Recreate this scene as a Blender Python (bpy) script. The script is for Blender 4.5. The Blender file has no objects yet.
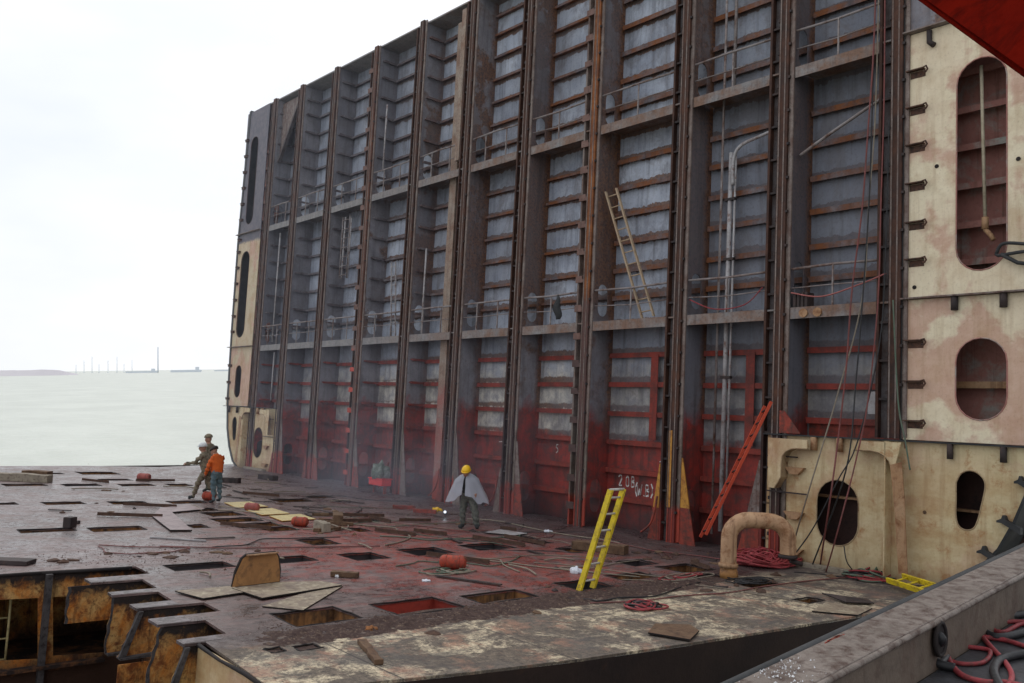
import bpy, bmesh, math, random
from mathutils import Vector, Matrix, geometry
random.seed(7)
rnd = random.random
def U(a, b): return a + (b - a) * rnd()
sc = bpy.context.scene
COL = sc.collection
# ---------------------------------------------------------------- frames
# the wreck's own frame: X along the bulkhead, Y away through it, Z normal to the tank top.
# It lies heeled about five degrees in the water; everything aboard is turned by HEEL at the end.
F = 874.67
CAM = Vector((0, -18.4455, 3.0))
RC = Matrix(((0.6549490752609717, -0.7548860014246517, 0.03447946733780712),
             (0.7540908476329735, 0.649946077064192, -0.09443034694975377),
             (0.0488743524865715, 0.08784771916201434, 0.9949342068232704)))
HEEL = Vector((0.0053, -0.0869, 0.9962)).rotation_difference(Vector((0, 0, 1))).to_matrix().to_4x4()
H3 = HEEL.to_3x3()
def at(x, y, ax, val):
    """point of the wreck where the survey photo's ray (x, y) meets plane ax = val"""
    r = RC @ Vector(((x - 512) / F, 1, -(y - 341.5) / F))
    return CAM + r * ((val - CAM[ax]) / r[ax])
def dk(x, y, z=0.0): return at(x, y, 2, z)
WC = H3 @ CAM
def atw(x, y, z):
    r = H3 @ (RC @ Vector(((x - 512) / F, 1, -(y - 341.5) / F)))
    return WC + r * ((z - WC.z) / r.z)
def atd(x, y, dist):
    r = H3 @ (RC @ Vector(((x - 512) / F, 1, -(y - 341.5) / F)))
    h = math.hypot(r.x, r.y)
    return WC + r * (dist / h)

# ---------------------------------------------------------------- materials
MATS = {}
class NT:
    def __init__(s, name):
        s.m = bpy.data.materials.new(name); s.m.use_nodes = True
        s.t = s.m.node_tree; s.b = s.t.nodes['Principled BSDF']
        s.x = None
    def n(s, typ, **kw):
        nd = s.t.nodes.new(typ)
        for k, v in kw.items(): setattr(nd, k, v)
        return nd
    def l(s, a, b): s.t.links.new(a, b)
    def coord(s, rnd_off=False):
        tc = s.n('ShaderNodeTexCoord')
        out = tc.outputs['Object']
        if rnd_off:
            oi = s.n('ShaderNodeObjectInfo')
            mu = s.n('ShaderNodeMath', operation='MULTIPLY'); mu.inputs[1].default_value = 41.7
            s.l(oi.outputs['Random'], mu.inputs[0])
            ad = s.n('ShaderNodeVectorMath', operation='ADD')
            s.l(out, ad.inputs[0]); s.l(mu.outputs[0], ad.inputs[1]); out = ad.outputs[0]
        s.x = out; s.raw = tc.outputs['Object']; return out
    def noise(s, scale, detail=5, rough=0.6, stretch=None, dist=0.0):
        v = s.x
        if stretch:
            mp = s.n('ShaderNodeMapping'); mp.inputs['Scale'].default_value = stretch
            s.l(v, mp.inputs['Vector']); v = mp.outputs[0]
        nz = s.n('ShaderNodeTexNoise')
        nz.inputs['Scale'].default_value = scale; nz.inputs['Detail'].default_value = detail
        nz.inputs['Roughness'].default_value = rough; nz.inputs['Distortion'].default_value = dist
        s.l(v, nz.inputs['Vector']); return nz.outputs[0]
    def ramp(s, fac, a, b, c0=(0, 0, 0, 1), c1=(1, 1, 1, 1)):
        r = s.n('ShaderNodeValToRGB'); e = r.color_ramp.elements
        e[0].position = a; e[1].position = b
        e[0].color = c4(c0); e[1].color = c4(c1)
        s.l(fac, r.inputs[0]); return r.outputs[0]
    def mix(s, fac, a, b, mode='MIX'):
        m = s.n('ShaderNodeMix', data_type='RGBA', blend_type=mode)
        if isinstance(fac, (int, float)): m.inputs[0].default_value = fac
        else: s.l(fac, m.inputs[0])
        for i, v in ((6, a), (7, b)):
            if isinstance(v, tuple): m.inputs[i].default_value = c4(v)
            else: s.l(v, m.inputs[i])
        return m.outputs[2]
    def math(s, op, a, b=0.0, clamp=False):
        m = s.n('ShaderNodeMath', operation=op, use_clamp=clamp)
        for i, v in ((0, a), (1, b)):
            if isinstance(v, (int, float)): m.inputs[i].default_value = v
            else: s.l(v, m.inputs[i])
        return m.outputs[0]
    def sep(s, v=None):
        x = s.n('ShaderNodeSeparateXYZ'); s.l(v or s.raw, x.inputs[0]); return x.outputs
    def bump(s, h, strength=0.4, dist=0.03):
        b = s.n('ShaderNodeBump'); b.inputs['Strength'].default_value = strength
        b.inputs['Distance'].default_value = dist
        s.l(h, b.inputs['Height']); s.l(b.outputs[0], s.b.inputs['Normal'])
    def out(s, col, rough=0.75, metal=0.0, spec=0.3):
        if isinstance(col, tuple): s.b.inputs['Base Color'].default_value = c4(col)
        else: s.l(col, s.b.inputs['Base Color'])
        if isinstance(rough, (int, float)): s.b.inputs['Roughness'].default_value = rough
        else: s.l(rough, s.b.inputs['Roughness'])
        s.b.inputs['Metallic'].default_value = metal
        s.b.inputs['Specular IOR Level'].default_value = spec
        return s.m
def c4(c): return (c[0], c[1], c[2], 1.0)

def mottled(name, a, b, rust=None, amt=0.5, scale=1.5, rough=0.75, streak=0.0, streak_col=(0.16, 0.06, 0.02), bump=0.3, rnd_off=True, metal=0.0, spec=0.3, fine=14):
    t = NT(name); t.coord(rnd_off)
    c = t.mix(t.ramp(t.noise(scale, 6), 0.35, 0.68), a, b)
    if rust:
        c = t.mix(t.ramp(t.noise(scale * 2.3, 8, 0.68, dist=0.4), 1 - amt - 0.08, 1 - amt + 0.1), c, rust)
    if streak:
        st = t.ramp(t.noise(1.0, 6, 0.6, stretch=(9, 9, 0.45)), 0.62 - 0.2 * streak, 0.85 - 0.2 * streak)
        c = t.mix(st, c, streak_col)
    f = t.noise(fine, 6, 0.7)
    c = t.mix(t.math('MULTIPLY', t.ramp(f, 0.5, 0.75), 0.45), c, (a[0] * .35, a[1] * .35, a[2] * .35))
    t.bump(f, bump, 0.02)
    MATS[name] = t.out(c, rough, metal, spec); return t.m
def M(n): return MATS[n]

def bulk_mat(name, hi, hi2, rustamt, low_red=2.5, pale=True, under=True, dark=1.0, banded=True):
    """bulkhead plating: blue-grey ballast paint above, pale band, red primer below; rust runs under every stiffener"""
    t = NT(name); t.coord(False)
    X, Y, Z = t.sep()
    n1 = t.noise(0.7, 7, 0.65); n2 = t.noise(2.6, 8, 0.7); n3 = t.noise(14, 6, 0.7)
    st = t.noise(1.0, 7, 0.65, stretch=(5, 5, 0.35))
    c = t.mix(t.ramp(n1, 0.35, 0.7), hi, hi2)
    # lower tier is paler and dirtier
    zz = t.math('ADD', Z, t.math('MULTIPLY', t.math('SUBTRACT', n2, 0.5), 1.6))
    if pale:
        pl = t.mix(t.ramp(n2, 0.4, 0.62), (0.62 * dark, 0.59 * dark, 0.52 * dark), (0.32 * dark, 0.31 * dark, 0.32 * dark))
        c = t.mix(t.ramp(zz, 0, 1) if False else t.math('SUBTRACT', 1.0, t.math('MULTIPLY', t.math('SUBTRACT', zz, 4.2, True), 0.9, True), True), c, pl)
    # rust bands: the plate just above each stiffener level keeps wet dirt, just below runs
    ph = t.math('FRACT', t.math('DIVIDE', t.math('ADD', t.math('SUBTRACT', Z, 0.9), 8.3), 0.835))
    ph = t.math('ADD', ph, t.math('ADD', t.math('MULTIPLY', t.math('SUBTRACT', st, 0.5), 0.3), t.math('MULTIPLY', t.math('SUBTRACT', n2, 0.5), 0.3)))
    band = t.math('MAXIMUM', t.math('SUBTRACT', 1.0, t.math('MULTIPLY', ph, 5.2), True),
                  t.math('MULTIPLY', t.math('SUBTRACT', t.math('MULTIPLY', ph, 4.0), 3.35, True), 1.5, True))
    if not banded:
        band = t.math('MULTIPLY', t.ramp(n1, 0.5, 0.62), 0.55)
    # more rust towards +X and mid heights
    gx = t.math('MULTIPLY', t.math('ADD', X, 9.0), 0.075, True)
    rm = t.math('MULTIPLY', t.math('ADD', band, 0.02 if banded else 0.2), t.math('ADD', gx, 0.12))
    mid = t.math('SUBTRACT', 1.0, t.math('MULTIPLY', t.math('ABSOLUTE', t.math('SUBTRACT', Z, 8.5)), 0.11, True), True)
    rm = t.math('MULTIPLY', rm, t.math('ADD', mid, 0.45))
    rm = t.math('MULTIPLY', rm, t.math('ADD', t.math('MULTIPLY', n2, 1.9), t.math('MULTIPLY', st, 0.8)))
    lowf = t.math('ADD', 0.4, t.math('MULTIPLY', t.math('SUBTRACT', Z, 5.6, True), 1.0, True))
    rf = t.math('MULTIPLY', t.ramp(t.math('MULTIPLY', t.math('MULTIPLY', rm, rustamt), lowf), 0.3, 0.62), 0.9)
    rc = t.mix(t.ramp(n3, 0.36, 0.62), (0.22, 0.1, 0.045), (0.075, 0.04, 0.032))
    c = t.mix(rf, c, rc)
    # grime framing every panel
    gr = t.math('MULTIPLY', t.math('MULTIPLY', t.ramp(n2, 0.42, 0.6), band), 0.4)
    c = t.mix(gr, c, (0.09, 0.075, 0.075))
    dk_ = t.math('MULTIPLY', t.math('MULTIPLY', t.math('SUBTRACT', X, 8.5), 0.22, True), 0.45)  # occlusion shade of the right-hand bays put into the plating colour
    c = t.mix(dk_, c, (0.06, 0.06, 0.075))
    # every bay has aged differently
    nv = t.noise(0.16, 3, 0.6, stretch=(1.0, 1.0, 0.55))
    c = t.mix(t.math('MULTIPLY', t.ramp(nv, 0.42, 0.6), 0.55), c, (0.13, 0.135, 0.165))
    c = t.mix(t.math('MULTIPLY', t.ramp(t.noise(1.1, 9, 0.72, stretch=(1, 1, 0.6), dist=0.7), 0.48, 0.6), 0.5), c, (0.14, 0.125, 0.13))
    c = t.mix(t.math('MULTIPLY', t.ramp(t.noise(0.5, 8, 0.75, dist=0.8), 0.58, 0.66), 0.4), c, (0.14, 0.1, 0.09))
    # vertical dirty runs
    c = t.mix(t.math('MULTIPLY', t.ramp(st, 0.5, 0.72), 0.55), c, (0.055, 0.05, 0.055))
    if not banded:   # rust creeping out of the corner with the plating
        cy = t.math('MULTIPLY', t.math('SUBTRACT', t.math('ADD', Y, t.math('MULTIPLY', t.math('SUBTRACT', n2, 0.5), 0.5)), 0.6), 5.0, True)
        c = t.mix(t.math('MULTIPLY', t.math('MULTIPLY', cy, t.math('MULTIPLY', t.math('ADD', X, 7.0), 0.1, True)), 0.85), c, t.mix(t.ramp(n3, 0.4, 0.6), (0.2, 0.085, 0.035), (0.08, 0.04, 0.03)))
    # red primer
    red = t.mix(t.ramp(n2, 0.38, 0.66), (0.34 * dark, 0.042 * dark, 0.032 * dark), (0.17, 0.036, 0.03))
    rz = t.math('ADD', Z, t.math('ADD', t.math('MULTIPLY', t.math('SUBTRACT', n1, 0.5), 0.9 if banded else 2.6), t.math('MULTIPLY', t.math('SUBTRACT', n2, 0.5), 0.6)))
    rfm = t.math('SUBTRACT', 1.0, t.math('MULTIPLY', t.math('SUBTRACT', rz, low_red - 0.05), 5.0 if banded else 1.6, True), True)
    red = t.mix(t.math('MULTIPLY', t.ramp(t.noise(1.9, 10, 0.78, dist=0.5), 0.46, 0.58), 0.8), red, (0.095, 0.045, 0.042))
    red = t.mix(t.math('MULTIPLY', t.ramp(st, 0.5, 0.66), 0.6), red, (0.06, 0.028, 0.026))
    c = t.mix(rfm, c, red)
    # darker towards the tank top
    so = t.math('MULTIPLY', t.math('SUBTRACT', 1.0, t.math('MULTIPLY', rz, 1.1), True), 0.8)
    c = t.mix(so, c, (0.025, 0.02, 0.022))
    c = t.mix(t.math('MULTIPLY', t.ramp(n3, 0.52, 0.72), 0.35), c, (0.04, 0.035, 0.035))
    t.bump(t.math('ADD', n3, t.math('MULTIPLY', t.noise(1.3, 3, 0.5), 4.0)), 0.3, 0.02)
    MATS[name] = t.out(c, 0.62, 0.0, 0.35); return t.m
bulk_mat('plating', (0.28, 0.32, 0.41), (0.5, 0.55, 0.65), 2.3)
bulk_mat('web_side', (0.17, 0.165, 0.19), (0.33, 0.32, 0.345), 1.35, low_red=3.1, pale=False, banded=False)

def zone_mat(name, up_a, up_b, lo_a, lo_b, zcut, rough=0.7, base=None, right=None):
    t = NT(name); t.coord(False)
    X, Y, Z = t.sep()
    n2 = t.noise(2.2, 8, 0.7); n3 = t.noise(16, 6, 0.7)
    st = t.noise(1.0, 6, 0.6, stretch=(7, 7, 0.5))
    up = t.mix(t.ramp(n2, 0.38, 0.64), up_a, up_b)
    if right:
        g = t.math('MULTIPLY', t.math('ADD', X, 6.0), 0.12, True)
        g = t.math('MULTIPLY', g, t.ramp(t.noise(1.3, 7, 0.7), 0.38, 0.58))
        up = t.mix(g, up, right)
    lo = t.mix(t.ramp(n2, 0.42, 0.66), lo_a, lo_b)
    z = t.math('ADD', Z, t.math('MULTIPLY', t.math('SUBTRACT', n2, 0.5), 1.2))
    c = t.mix(t.math('MULTIPLY', t.math('SUBTRACT', z, zcut), 3.0, True), lo, up)
    if base:
        c = t.mix(t.math('SUBTRACT', 1.0, t.math('MULTIPLY', t.math('SUBTRACT', z, 0.75), 4.0, True), True), c, base)
    c = t.mix(t.math('MULTIPLY', t.ramp(st, 0.5, 0.75), 0.5), c, (0.04, 0.03, 0.03))
    c = t.mix(t.math('MULTIPLY', t.ramp(n3, 0.5, 0.72), 0.5), c, (0.03, 0.022, 0.02))
    t.bump(n3, 0.4, 0.02)
    MATS[name] = t.out(c, rough, 0.0, 0.3)
zone_mat('stiffener', (0.09, 0.07, 0.075), (0.2, 0.185, 0.2), (0.26, 0.042, 0.03), (0.11, 0.032, 0.026), 5.7, right=(0.2, 0.072, 0.028))
zone_mat('flange', (0.034, 0.016, 0.012), (0.095, 0.04, 0.024), (0.034, 0.017, 0.015), (0.065, 0.029, 0.023), 3.0, base=(0.17, 0.03, 0.024))
zone_mat('flange_rust', (0.26, 0.09, 0.025), (0.12, 0.045, 0.025), (0.08, 0.045, 0.04), (0.12, 0.06, 0.05), 6.5)
zone_mat('flange_mid', (0.15, 0.062, 0.036), (0.09, 0.04, 0.03), (0.09, 0.045, 0.04), (0.12, 0.05, 0.04), 3.0)
zone_mat('rim', (0.24, 0.2, 0.18), (0.13, 0.08, 0.065), (0.19, 0.16, 0.13), (0.1, 0.06, 0.05), 2.5, base=(0.33, 0.05, 0.03))
zone_mat('recess', (0.11, 0.1, 0.105), (0.06, 0.04, 0.035), (0.09, 0.07, 0.07), (0.06, 0.04, 0.035), 3.0)
zone_mat('walkway', (0.2, 0.195, 0.2), (0.28, 0.26, 0.25), (0.17, 0.15, 0.15), (0.24, 0.22, 0.2), 5.0, right=(0.2, 0.12, 0.085))
zone_mat('tie_plate', (0.2, 0.12, 0.1), (0.13, 0.065, 0.05), (0.5, 0.075, 0.05), (0.36, 0.06, 0.04), 5.2)
zone_mat('tie_plate_dark', (0.2, 0.12, 0.1), (0.13, 0.065, 0.05), (0.09, 0.05, 0.045), (0.06, 0.035, 0.03), 5.0)
zone_mat('pillar', (0.33, 0.27, 0.22), (0.22, 0.13, 0.09), (0.3, 0.12, 0.1), (0.26, 0.2, 0.17), 4.0, base=(0.3, 0.05, 0.03))

def cream_mat(name, zcut=None, dirty=0.3, base=(0.66, 0.58, 0.42), low=False):
    t = NT(name); t.coord(False)
    X, Y, Z = t.sep()
    n1 = t.noise(0.8, 5, 0.55, dist=0.2); n2 = t.noise(3.0, 8, 0.68); n3 = t.noise(18, 6, 0.7)
    st = t.noise(1.0, 6, 0.6, stretch=(6, 6, 0.5)); wp = t.noise(0.5, 3, 0.5)
    c = t.mix(t.ramp(n2, 0.3, 0.7), base, (base[0] * .84, base[1] * .82, base[2] * .78))
    pk = t.mix(t.ramp(n2, 0.35, 0.65), (0.56, 0.34, 0.27), (0.48, 0.25, 0.19))
    # primer bared in worn patches: nearly everywhere in the middle tier, here and there above
    zm = t.math('SUBTRACT', 1.0, t.math('MULTIPLY', t.math('ABSOLUTE', t.math('SUBTRACT', Z, 4.45)), 0.62, True), True)
    zb = t.math('ADD', 0.035, t.math('MULTIPLY', zm, 0.0 if low else 0.24))
    pf = t.ramp(t.math('ADD', t.math('ADD', n1, t.math('MULTIPLY', t.math('SUBTRACT', n2, 0.5), 0.12)), zb), 0.565, 0.63)
    c = t.mix(t.math('MULTIPLY', pf, 0.3 if low else 0.72), c, pk)
    c = t.mix(t.math('MULTIPLY', t.ramp(wp, 0.45, 0.7), 0.4), c, (0.6, 0.42, 0.3))
    c = t.mix(t.math('MULTIPLY', t.ramp(t.noise(1.7, 6, 0.7), 0.48, 0.7), dirty), c, (0.4, 0.24, 0.1))
    c = t.mix(t.math('MULTIPLY', t.ramp(st, 0.5, 0.76), dirty + 0.1), c, (0.32, 0.19, 0.09))
    # weeping rust in rings at the stiffener levels
    ph = t.math('FRACT', t.math('DIVIDE', t.math('ADD', t.math('SUBTRACT', Z, 0.9), 8.3), 0.835))
    c = t.mix(t.math('MULTIPLY', t.math('MULTIPLY', t.math('SUBTRACT', t.math('MULTIPLY', ph, 2.0), 1.2, True), t.ramp(n1, 0.45, 0.65)), 0.5), c, (0.5, 0.3, 0.22))
    if low:
        lo = t.math('SUBTRACT', 1.0, t.math('MULTIPLY', t.math('ABSOLUTE', t.math('SUBTRACT', Z, 1.3)), 0.65, True), True)
        c = t.mix(t.math('MULTIPLY', lo, t.math('MULTIPLY', t.ramp(t.noise(1.2, 7, 0.7, stretch=(0.5, 1, 1)), 0.42, 0.62), 0.9)), c, (0.36, 0.19, 0.07))
        c = t.mix(t.math('MULTIPLY', t.ramp(t.noise(2.2, 9, 0.75), 0.55, 0.63), 0.6), c, (0.34, 0.13, 0.035))
        lx = t.math('MULTIPLY', t.math('SUBTRACT', -1.6, X, True), 0.9, True)
        c = t.mix(t.math('MULTIPLY', lx, t.ramp(t.noise(1.6, 8, 0.7, stretch=(1, 1, .4)), 0.38, 0.58)), c, (0.3, 0.14, 0.05))
        c = t.mix(t.math('MULTIPLY', t.math('SUBTRACT', 1.0, t.math('MULTIPLY', Z, 2.2, True), True), 0.6), c, (0.2, 0.12, 0.06))
    if zcut:
        up = t.mix(t.ramp(n2, 0.4, 0.6), (0.1, 0.1, 0.125), (0.16, 0.14, 0.16))
        zz = t.math('ADD', Z, t.math('MULTIPLY', t.math('SUBTRACT', n2, 0.5), 0.5))
        c = t.mix(t.math('MULTIPLY', t.math('SUBTRACT', zz, zcut), 8.0, True), c, up)
    c = t.mix(t.math('MULTIPLY', t.ramp(n3, 0.54, 0.74), 0.4), c, (0.2, 0.12, 0.07))
    t.bump(n3, 0.2, 0.01)
    MATS[name] = t.out(c, 0.6, 0, 0.3)
cream_mat('cream_right', None, 0.36, (0.8, 0.71, 0.53))
cream_mat('cream_left', 11.3, 0.65, (0.56, 0.47, 0.33))
cream_mat('cream_low', None, 0.6, (0.66, 0.56, 0.35), True)

def deck_mat():
    t = NT('deck'); t.coord(False)
    X, Y, Z = t.sep()
    n1 = t.noise(0.28, 6, 0.6); n2 = t.noise(1.2, 10, 0.72, dist=0.5); n3 = t.noise(7, 10, 0.78); n4 = t.noise(34, 5, 0.75)
    nb = t.noise(1.8, 12, 0.75, stretch=(1.6, 0.4, 1), dist=0.3)
    nl = t.noise(5.0, 8, 0.75, stretch=(2.2, 0.3, 1), dist=0.4)
    base = t.mix(t.ramp(n2, 0.36, 0.62), (0.04, 0.021, 0.018), (0.18, 0.115, 0.105))
    base = t.mix(t.math('MULTIPLY', t.ramp(n1, 0.42, 0.62), 0.6), base, (0.22, 0.165, 0.165))
    base = t.mix(t.math('MULTIPLY', t.ramp(nl, 0.48, 0.6), 0.75), base, (0.035, 0.026, 0.028))
    # red primer shows in the middle of the tank top
    rx = t.math('SUBTRACT', 1.0, t.math('MULTIPLY', t.math('ABSOLUTE', t.math('ADD', X, 15.8)), 0.07, True), True)
    ry = t.math('SUBTRACT', 1.0, t.math('MULTIPLY', t.math('ABSOLUTE', t.math('ADD', Y, 6.8)), 0.11, True), True)
    rr = t.math('MULTIPLY', rx, ry)
    rf = t.ramp(t.math('ADD', t.math('MULTIPLY', rr, 0.55), t.math('MULTIPLY', nb, 0.85)), 0.66, 0.8)
    red = t.mix(t.ramp(n3, 0.4, 0.62), (0.33, 0.055, 0.038), (0.14, 0.042, 0.036))
    base = t.mix(t.math('MULTIPLY', t.math('MULTIPLY', rf, t.ramp(t.noise(2.6, 10, 0.75, dist=0.6), 0.4, 0.54)), 0.92), base, red)
    base = t.mix(t.math('MULTIPLY', t.ramp(nb, 0.53, 0.64), 0.4), base, (0.15, 0.055, 0.048))
    base = t.mix(t.math('MULTIPLY', t.ramp(n3, 0.57, 0.68), 0.4), base, (0.3, 0.27, 0.27))
    # scaly crust along the near edge
    cx = t.math('ADD', X, t.math('ADD', t.math('MULTIPLY', t.math('SUBTRACT', n2, 0.5), 2.0), 10.95))
    cf = t.math('MULTIPLY', cx, 2.5, True)
    nf = t.noise(9.0, 14, 0.85); nm_ = t.noise(0.9, 10, 0.78, dist=0.4)
    cr = t.mix(t.ramp(nf, 0.4, 0.6), (0.045, 0.034, 0.028), (0.2, 0.155, 0.115))
    cr = t.mix(t.math('MULTIPLY', t.ramp(nm_, 0.49, 0.56), t.ramp(nf, 0.42, 0.54)), cr, (0.66, 0.55, 0.38))
    cr = t.mix(t.math('MULTIPLY', t.ramp(t.noise(1.4, 10, 0.75), 0.52, 0.62), 0.75), cr, (0.38, 0.19, 0.12))
    cr = t.mix(t.math('MULTIPLY', t.ramp(nb, 0.5, 0.62), 0.7), cr, (0.065, 0.055, 0.05))
    cr = t.mix(t.math('MULTIPLY', t.ramp(t.noise(0.7, 6, 0.7, dist=0.5), 0.5, 0.62), 0.35), cr, t.mix(nf, (0.06, 0.056, 0.052), (0.17, 0.158, 0.148)))
    # lapped plate seams
    sm = t.math('LESS_THAN', t.math('ABSOLUTE', t.math('SUBTRACT', t.math('FRACT', t.math('MULTIPLY', t.math('ADD', Y, 30.0), 0.43)), 0.5)), 0.006)
    cr = t.mix(t.math('MULTIPLY', sm, 0.8), cr, (0.04, 0.03, 0.028))
    base = t.mix(cf, base, cr)
    bf = t.math('SUBTRACT', 1.0, t.math('MULTIPLY', t.math('ABSOLUTE', t.math('ADD', cx, 0.1)), 1.5, True), True)
    base = t.mix(t.math('MULTIPLY', bf, t.ramp(n3, 0.32, 0.52)), base, (0.045, 0.027, 0.025))
    base = t.mix(t.math('MULTIPLY', t.ramp(n4, 0.5, 0.66), 0.6), base, (0.025, 0.02, 0.02))
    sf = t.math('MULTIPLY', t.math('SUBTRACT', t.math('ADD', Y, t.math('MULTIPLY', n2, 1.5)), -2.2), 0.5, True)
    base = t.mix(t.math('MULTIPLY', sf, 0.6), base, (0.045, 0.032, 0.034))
    ro = t.mix(t.ramp(n2, 0.4, 0.6), (0.2, 0.2, 0.2), (0.55, 0.55, 0.55))
    ro = t.mix(t.ramp(n3, 0.5, 0.62), ro, (0.8, 0.8, 0.8))
    ro = t.mix(cf, ro, (0.85, 0.85, 0.85))
    h = t.math('ADD', t.math('ADD', n3, t.math('MULTIPLY', n4, 0.35)), t.math('MULTIPLY', nb, 1.2))
    t.bump(h, 0.33, 0.03)
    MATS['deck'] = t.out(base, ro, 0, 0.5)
deck_mat()
mottled('well', (0.36, 0.17, 0.06), (0.2, 0.09, 0.035), (0.04, 0.025, 0.018), 0.47, 1.2, 0.8, streak=0.6, streak_col=(0.03, 0.02, 0.015))
mottled('well_dark', (0.035, 0.03, 0.035), (0.06, 0.045, 0.045), (0.02, 0.02, 0.02), 0.4, 1.2, 0.8)
mottled('well_red', (0.3, 0.04, 0.025), (0.22, 0.035, 0.025), (0.1, 0.03, 0.02), 0.35, 1.2, 0.8)
mottled('skirt', (0.022, 0.013, 0.012), (0.035, 0.02, 0.016), (0.06, 0.025, 0.015), 0.35, 1.0, 0.85)
t = NT('burnt'); t.coord(False)
_X, _Y, _Z = t.sep()
n1 = t.noise(1.6, 7, 0.7, dist=0.6); n2 = t.noise(4.5, 9, 0.75, dist=0.5); n3 = t.noise(16, 6, 0.75); n5 = t.noise(0.9, 4, 0.6)
st = t.noise(1.0, 6, 0.65, stretch=(6, 6, 0.8))
c = t.mix(t.ramp(n1, 0.4, 0.6), (0.46, 0.15, 0.022), (0.5, 0.3, 0.11))
c = t.mix(t.ramp(n2, 0.47, 0.6), c, (0.2, 0.06, 0.016))
c = t.mix(t.ramp(st, 0.52, 0.66), c, (0.07, 0.028, 0.014))
so_ = t.math('ADD', t.math('MULTIPLY', t.math('SUBTRACT', _Z, 1.35), 1.1, True), t.math('MULTIPLY', n2, 0.75))
c = t.mix(t.ramp(so_, 0.62, 0.86), c, (0.022, 0.016, 0.015))
lw_ = t.math('ADD', t.math('MULTIPLY', t.math('SUBTRACT', 0.9, _Z), 0.6, True), t.math('MULTIPLY', n1, 0.8))
c = t.mix(t.ramp(lw_, 0.55, 0.8), c, (0.05, 0.024, 0.015))
c = t.mix(t.math('MULTIPLY', t.ramp(n3, 0.5, 0.68), 0.7), c, (0.04, 0.022, 0.014))
t.bump(t.math('ADD', n2, n3), 0.7, 0.03); MATS['burnt'] = t.out(c, 0.8, 0, 0.25)
mottled('burnt_dark', (0.15, 0.055, 0.02), (0.24, 0.11, 0.045), (0.02, 0.013, 0.012), 0.55, 1.2, 0.85, streak=0.6, streak_col=(0.02, 0.012, 0.01), bump=0.5)
mottled('soot', (0.012, 0.01, 0.011), (0.03, 0.022, 0.02), (0.06, 0.03, 0.02), 0.3, 1.5, 0.8)
mottled('stub_rust', (0.075, 0.04, 0.03), (0.12, 0.06, 0.04), (0.03, 0.022, 0.02), 0.45, 6, 0.8)
mottled('ash', (0.05, 0.045, 0.047), (0.09, 0.08, 0.08), (0.02, 0.015, 0.015), 0.45, 5, 0.8, bump=0.5)
mottled('tip', (0.13, 0.105, 0.108), (0.22, 0.19, 0.195), (0.05, 0.038, 0.036), 0.5, 4.0, 0.45)
mottled('inner_pink', (0.4, 0.19, 0.16), (0.3, 0.13, 0.11), (0.33, 0.33, 0.3), 0.42, 0.7, 0.75, streak=0.4, streak_col=(0.16, 0.08, 0.06))
mottled('cream_shade', (0.4, 0.3, 0.18), (0.3, 0.2, 0.12), (0.16, 0.08, 0.04), 0.4, 2, 0.7)
mottled('cell_dark', (0.04, 0.022, 0.018), (0.07, 0.035, 0.03), (0.02, 0.015, 0.015), 0.4, 0.8, 0.8)
mottled('dark_steel', (0.03, 0.025, 0.026), (0.06, 0.04, 0.036), (0.09, 0.045, 0.03), 0.35, 3, 0.7)
mottled('hull_black', (0.02, 0.022, 0.024), (0.05, 0.05, 0.052), (0.06, 0.04, 0.03), 0.3, 2, 0.6)
mottled('pale_pipe', (0.42, 0.41, 0.42), (0.27, 0.25, 0.25), (0.14, 0.06, 0.04), 0.4, 2.5, 0.5)
mottled('rail', (0.3, 0.28, 0.28), (0.2, 0.16, 0.15), (0.11, 0.05, 0.03), 0.45, 1.2, 0.6)
mottled('yellow', (0.72, 0.54, 0.015), (0.5, 0.36, 0.02), (0.2, 0.13, 0.04), 0.4, 4, 0.55)
mottled('red_ladder', (0.58, 0.085, 0.04), (0.48, 0.065, 0.035), (0.5, 0.36, 0.32), 0.28, 1.2, 0.6)
mottled('cream_ladder', (0.42, 0.32, 0.22), (0.34, 0.24, 0.15), (0.2, 0.12, 0.07), 0.35, 3, 0.6)
mottled('alu', (0.5, 0.48, 0.45), (0.36, 0.33, 0.3), (0.25, 0.2, 0.16), 0.3, 5, 0.45)
mottled('tan', (0.36, 0.2, 0.1), (0.42, 0.27, 0.16), (0.2, 0.085, 0.035), 0.42, 1.8, 0.6, streak=0.3, streak_col=(0.13, 0.06, 0.03))
mottled('peach', (0.5, 0.32, 0.19), (0.4, 0.23, 0.13), (0.24, 0.11, 0.05), 0.43, 2.2, 0.65, streak=0.5, streak_col=(0.13, 0.06, 0.03), bump=0.4)
mottled('red_paint', (0.42, 0.06, 0.03), (0.26, 0.04, 0.025), (0.12, 0.05, 0.035), 0.46, 4, 0.65)
mottled('pink_plastic', (0.36, 0.1, 0.085), (0.26, 0.07, 0.06), (0.15, 0.08, 0.07), 0.4, 4, 0.65)
mottled('bracket_red', (0.3, 0.05, 0.03), (0.2, 0.035, 0.026), (0.08, 0.035, 0.028), 0.46, 2.5, 0.6, streak=0.5, streak_col=(0.06, 0.03, 0.025))
mottled('bracket_yellow', (0.5, 0.25, 0.045), (0.42, 0.17, 0.03), (0.18, 0.06, 0.02), 0.42, 2.8, 0.6)
mottled('bracket_pale', (0.24, 0.2, 0.18), (0.15, 0.11, 0.1), (0.12, 0.06, 0.045), 0.46, 2.5, 0.6, streak=0.7, streak_col=(0.07, 0.045, 0.04))
mottled('yellow_plate', (0.58, 0.48, 0.24), (0.5, 0.4, 0.2), (0.28, 0.2, 0.1), 0.38, 3, 0.6)
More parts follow.
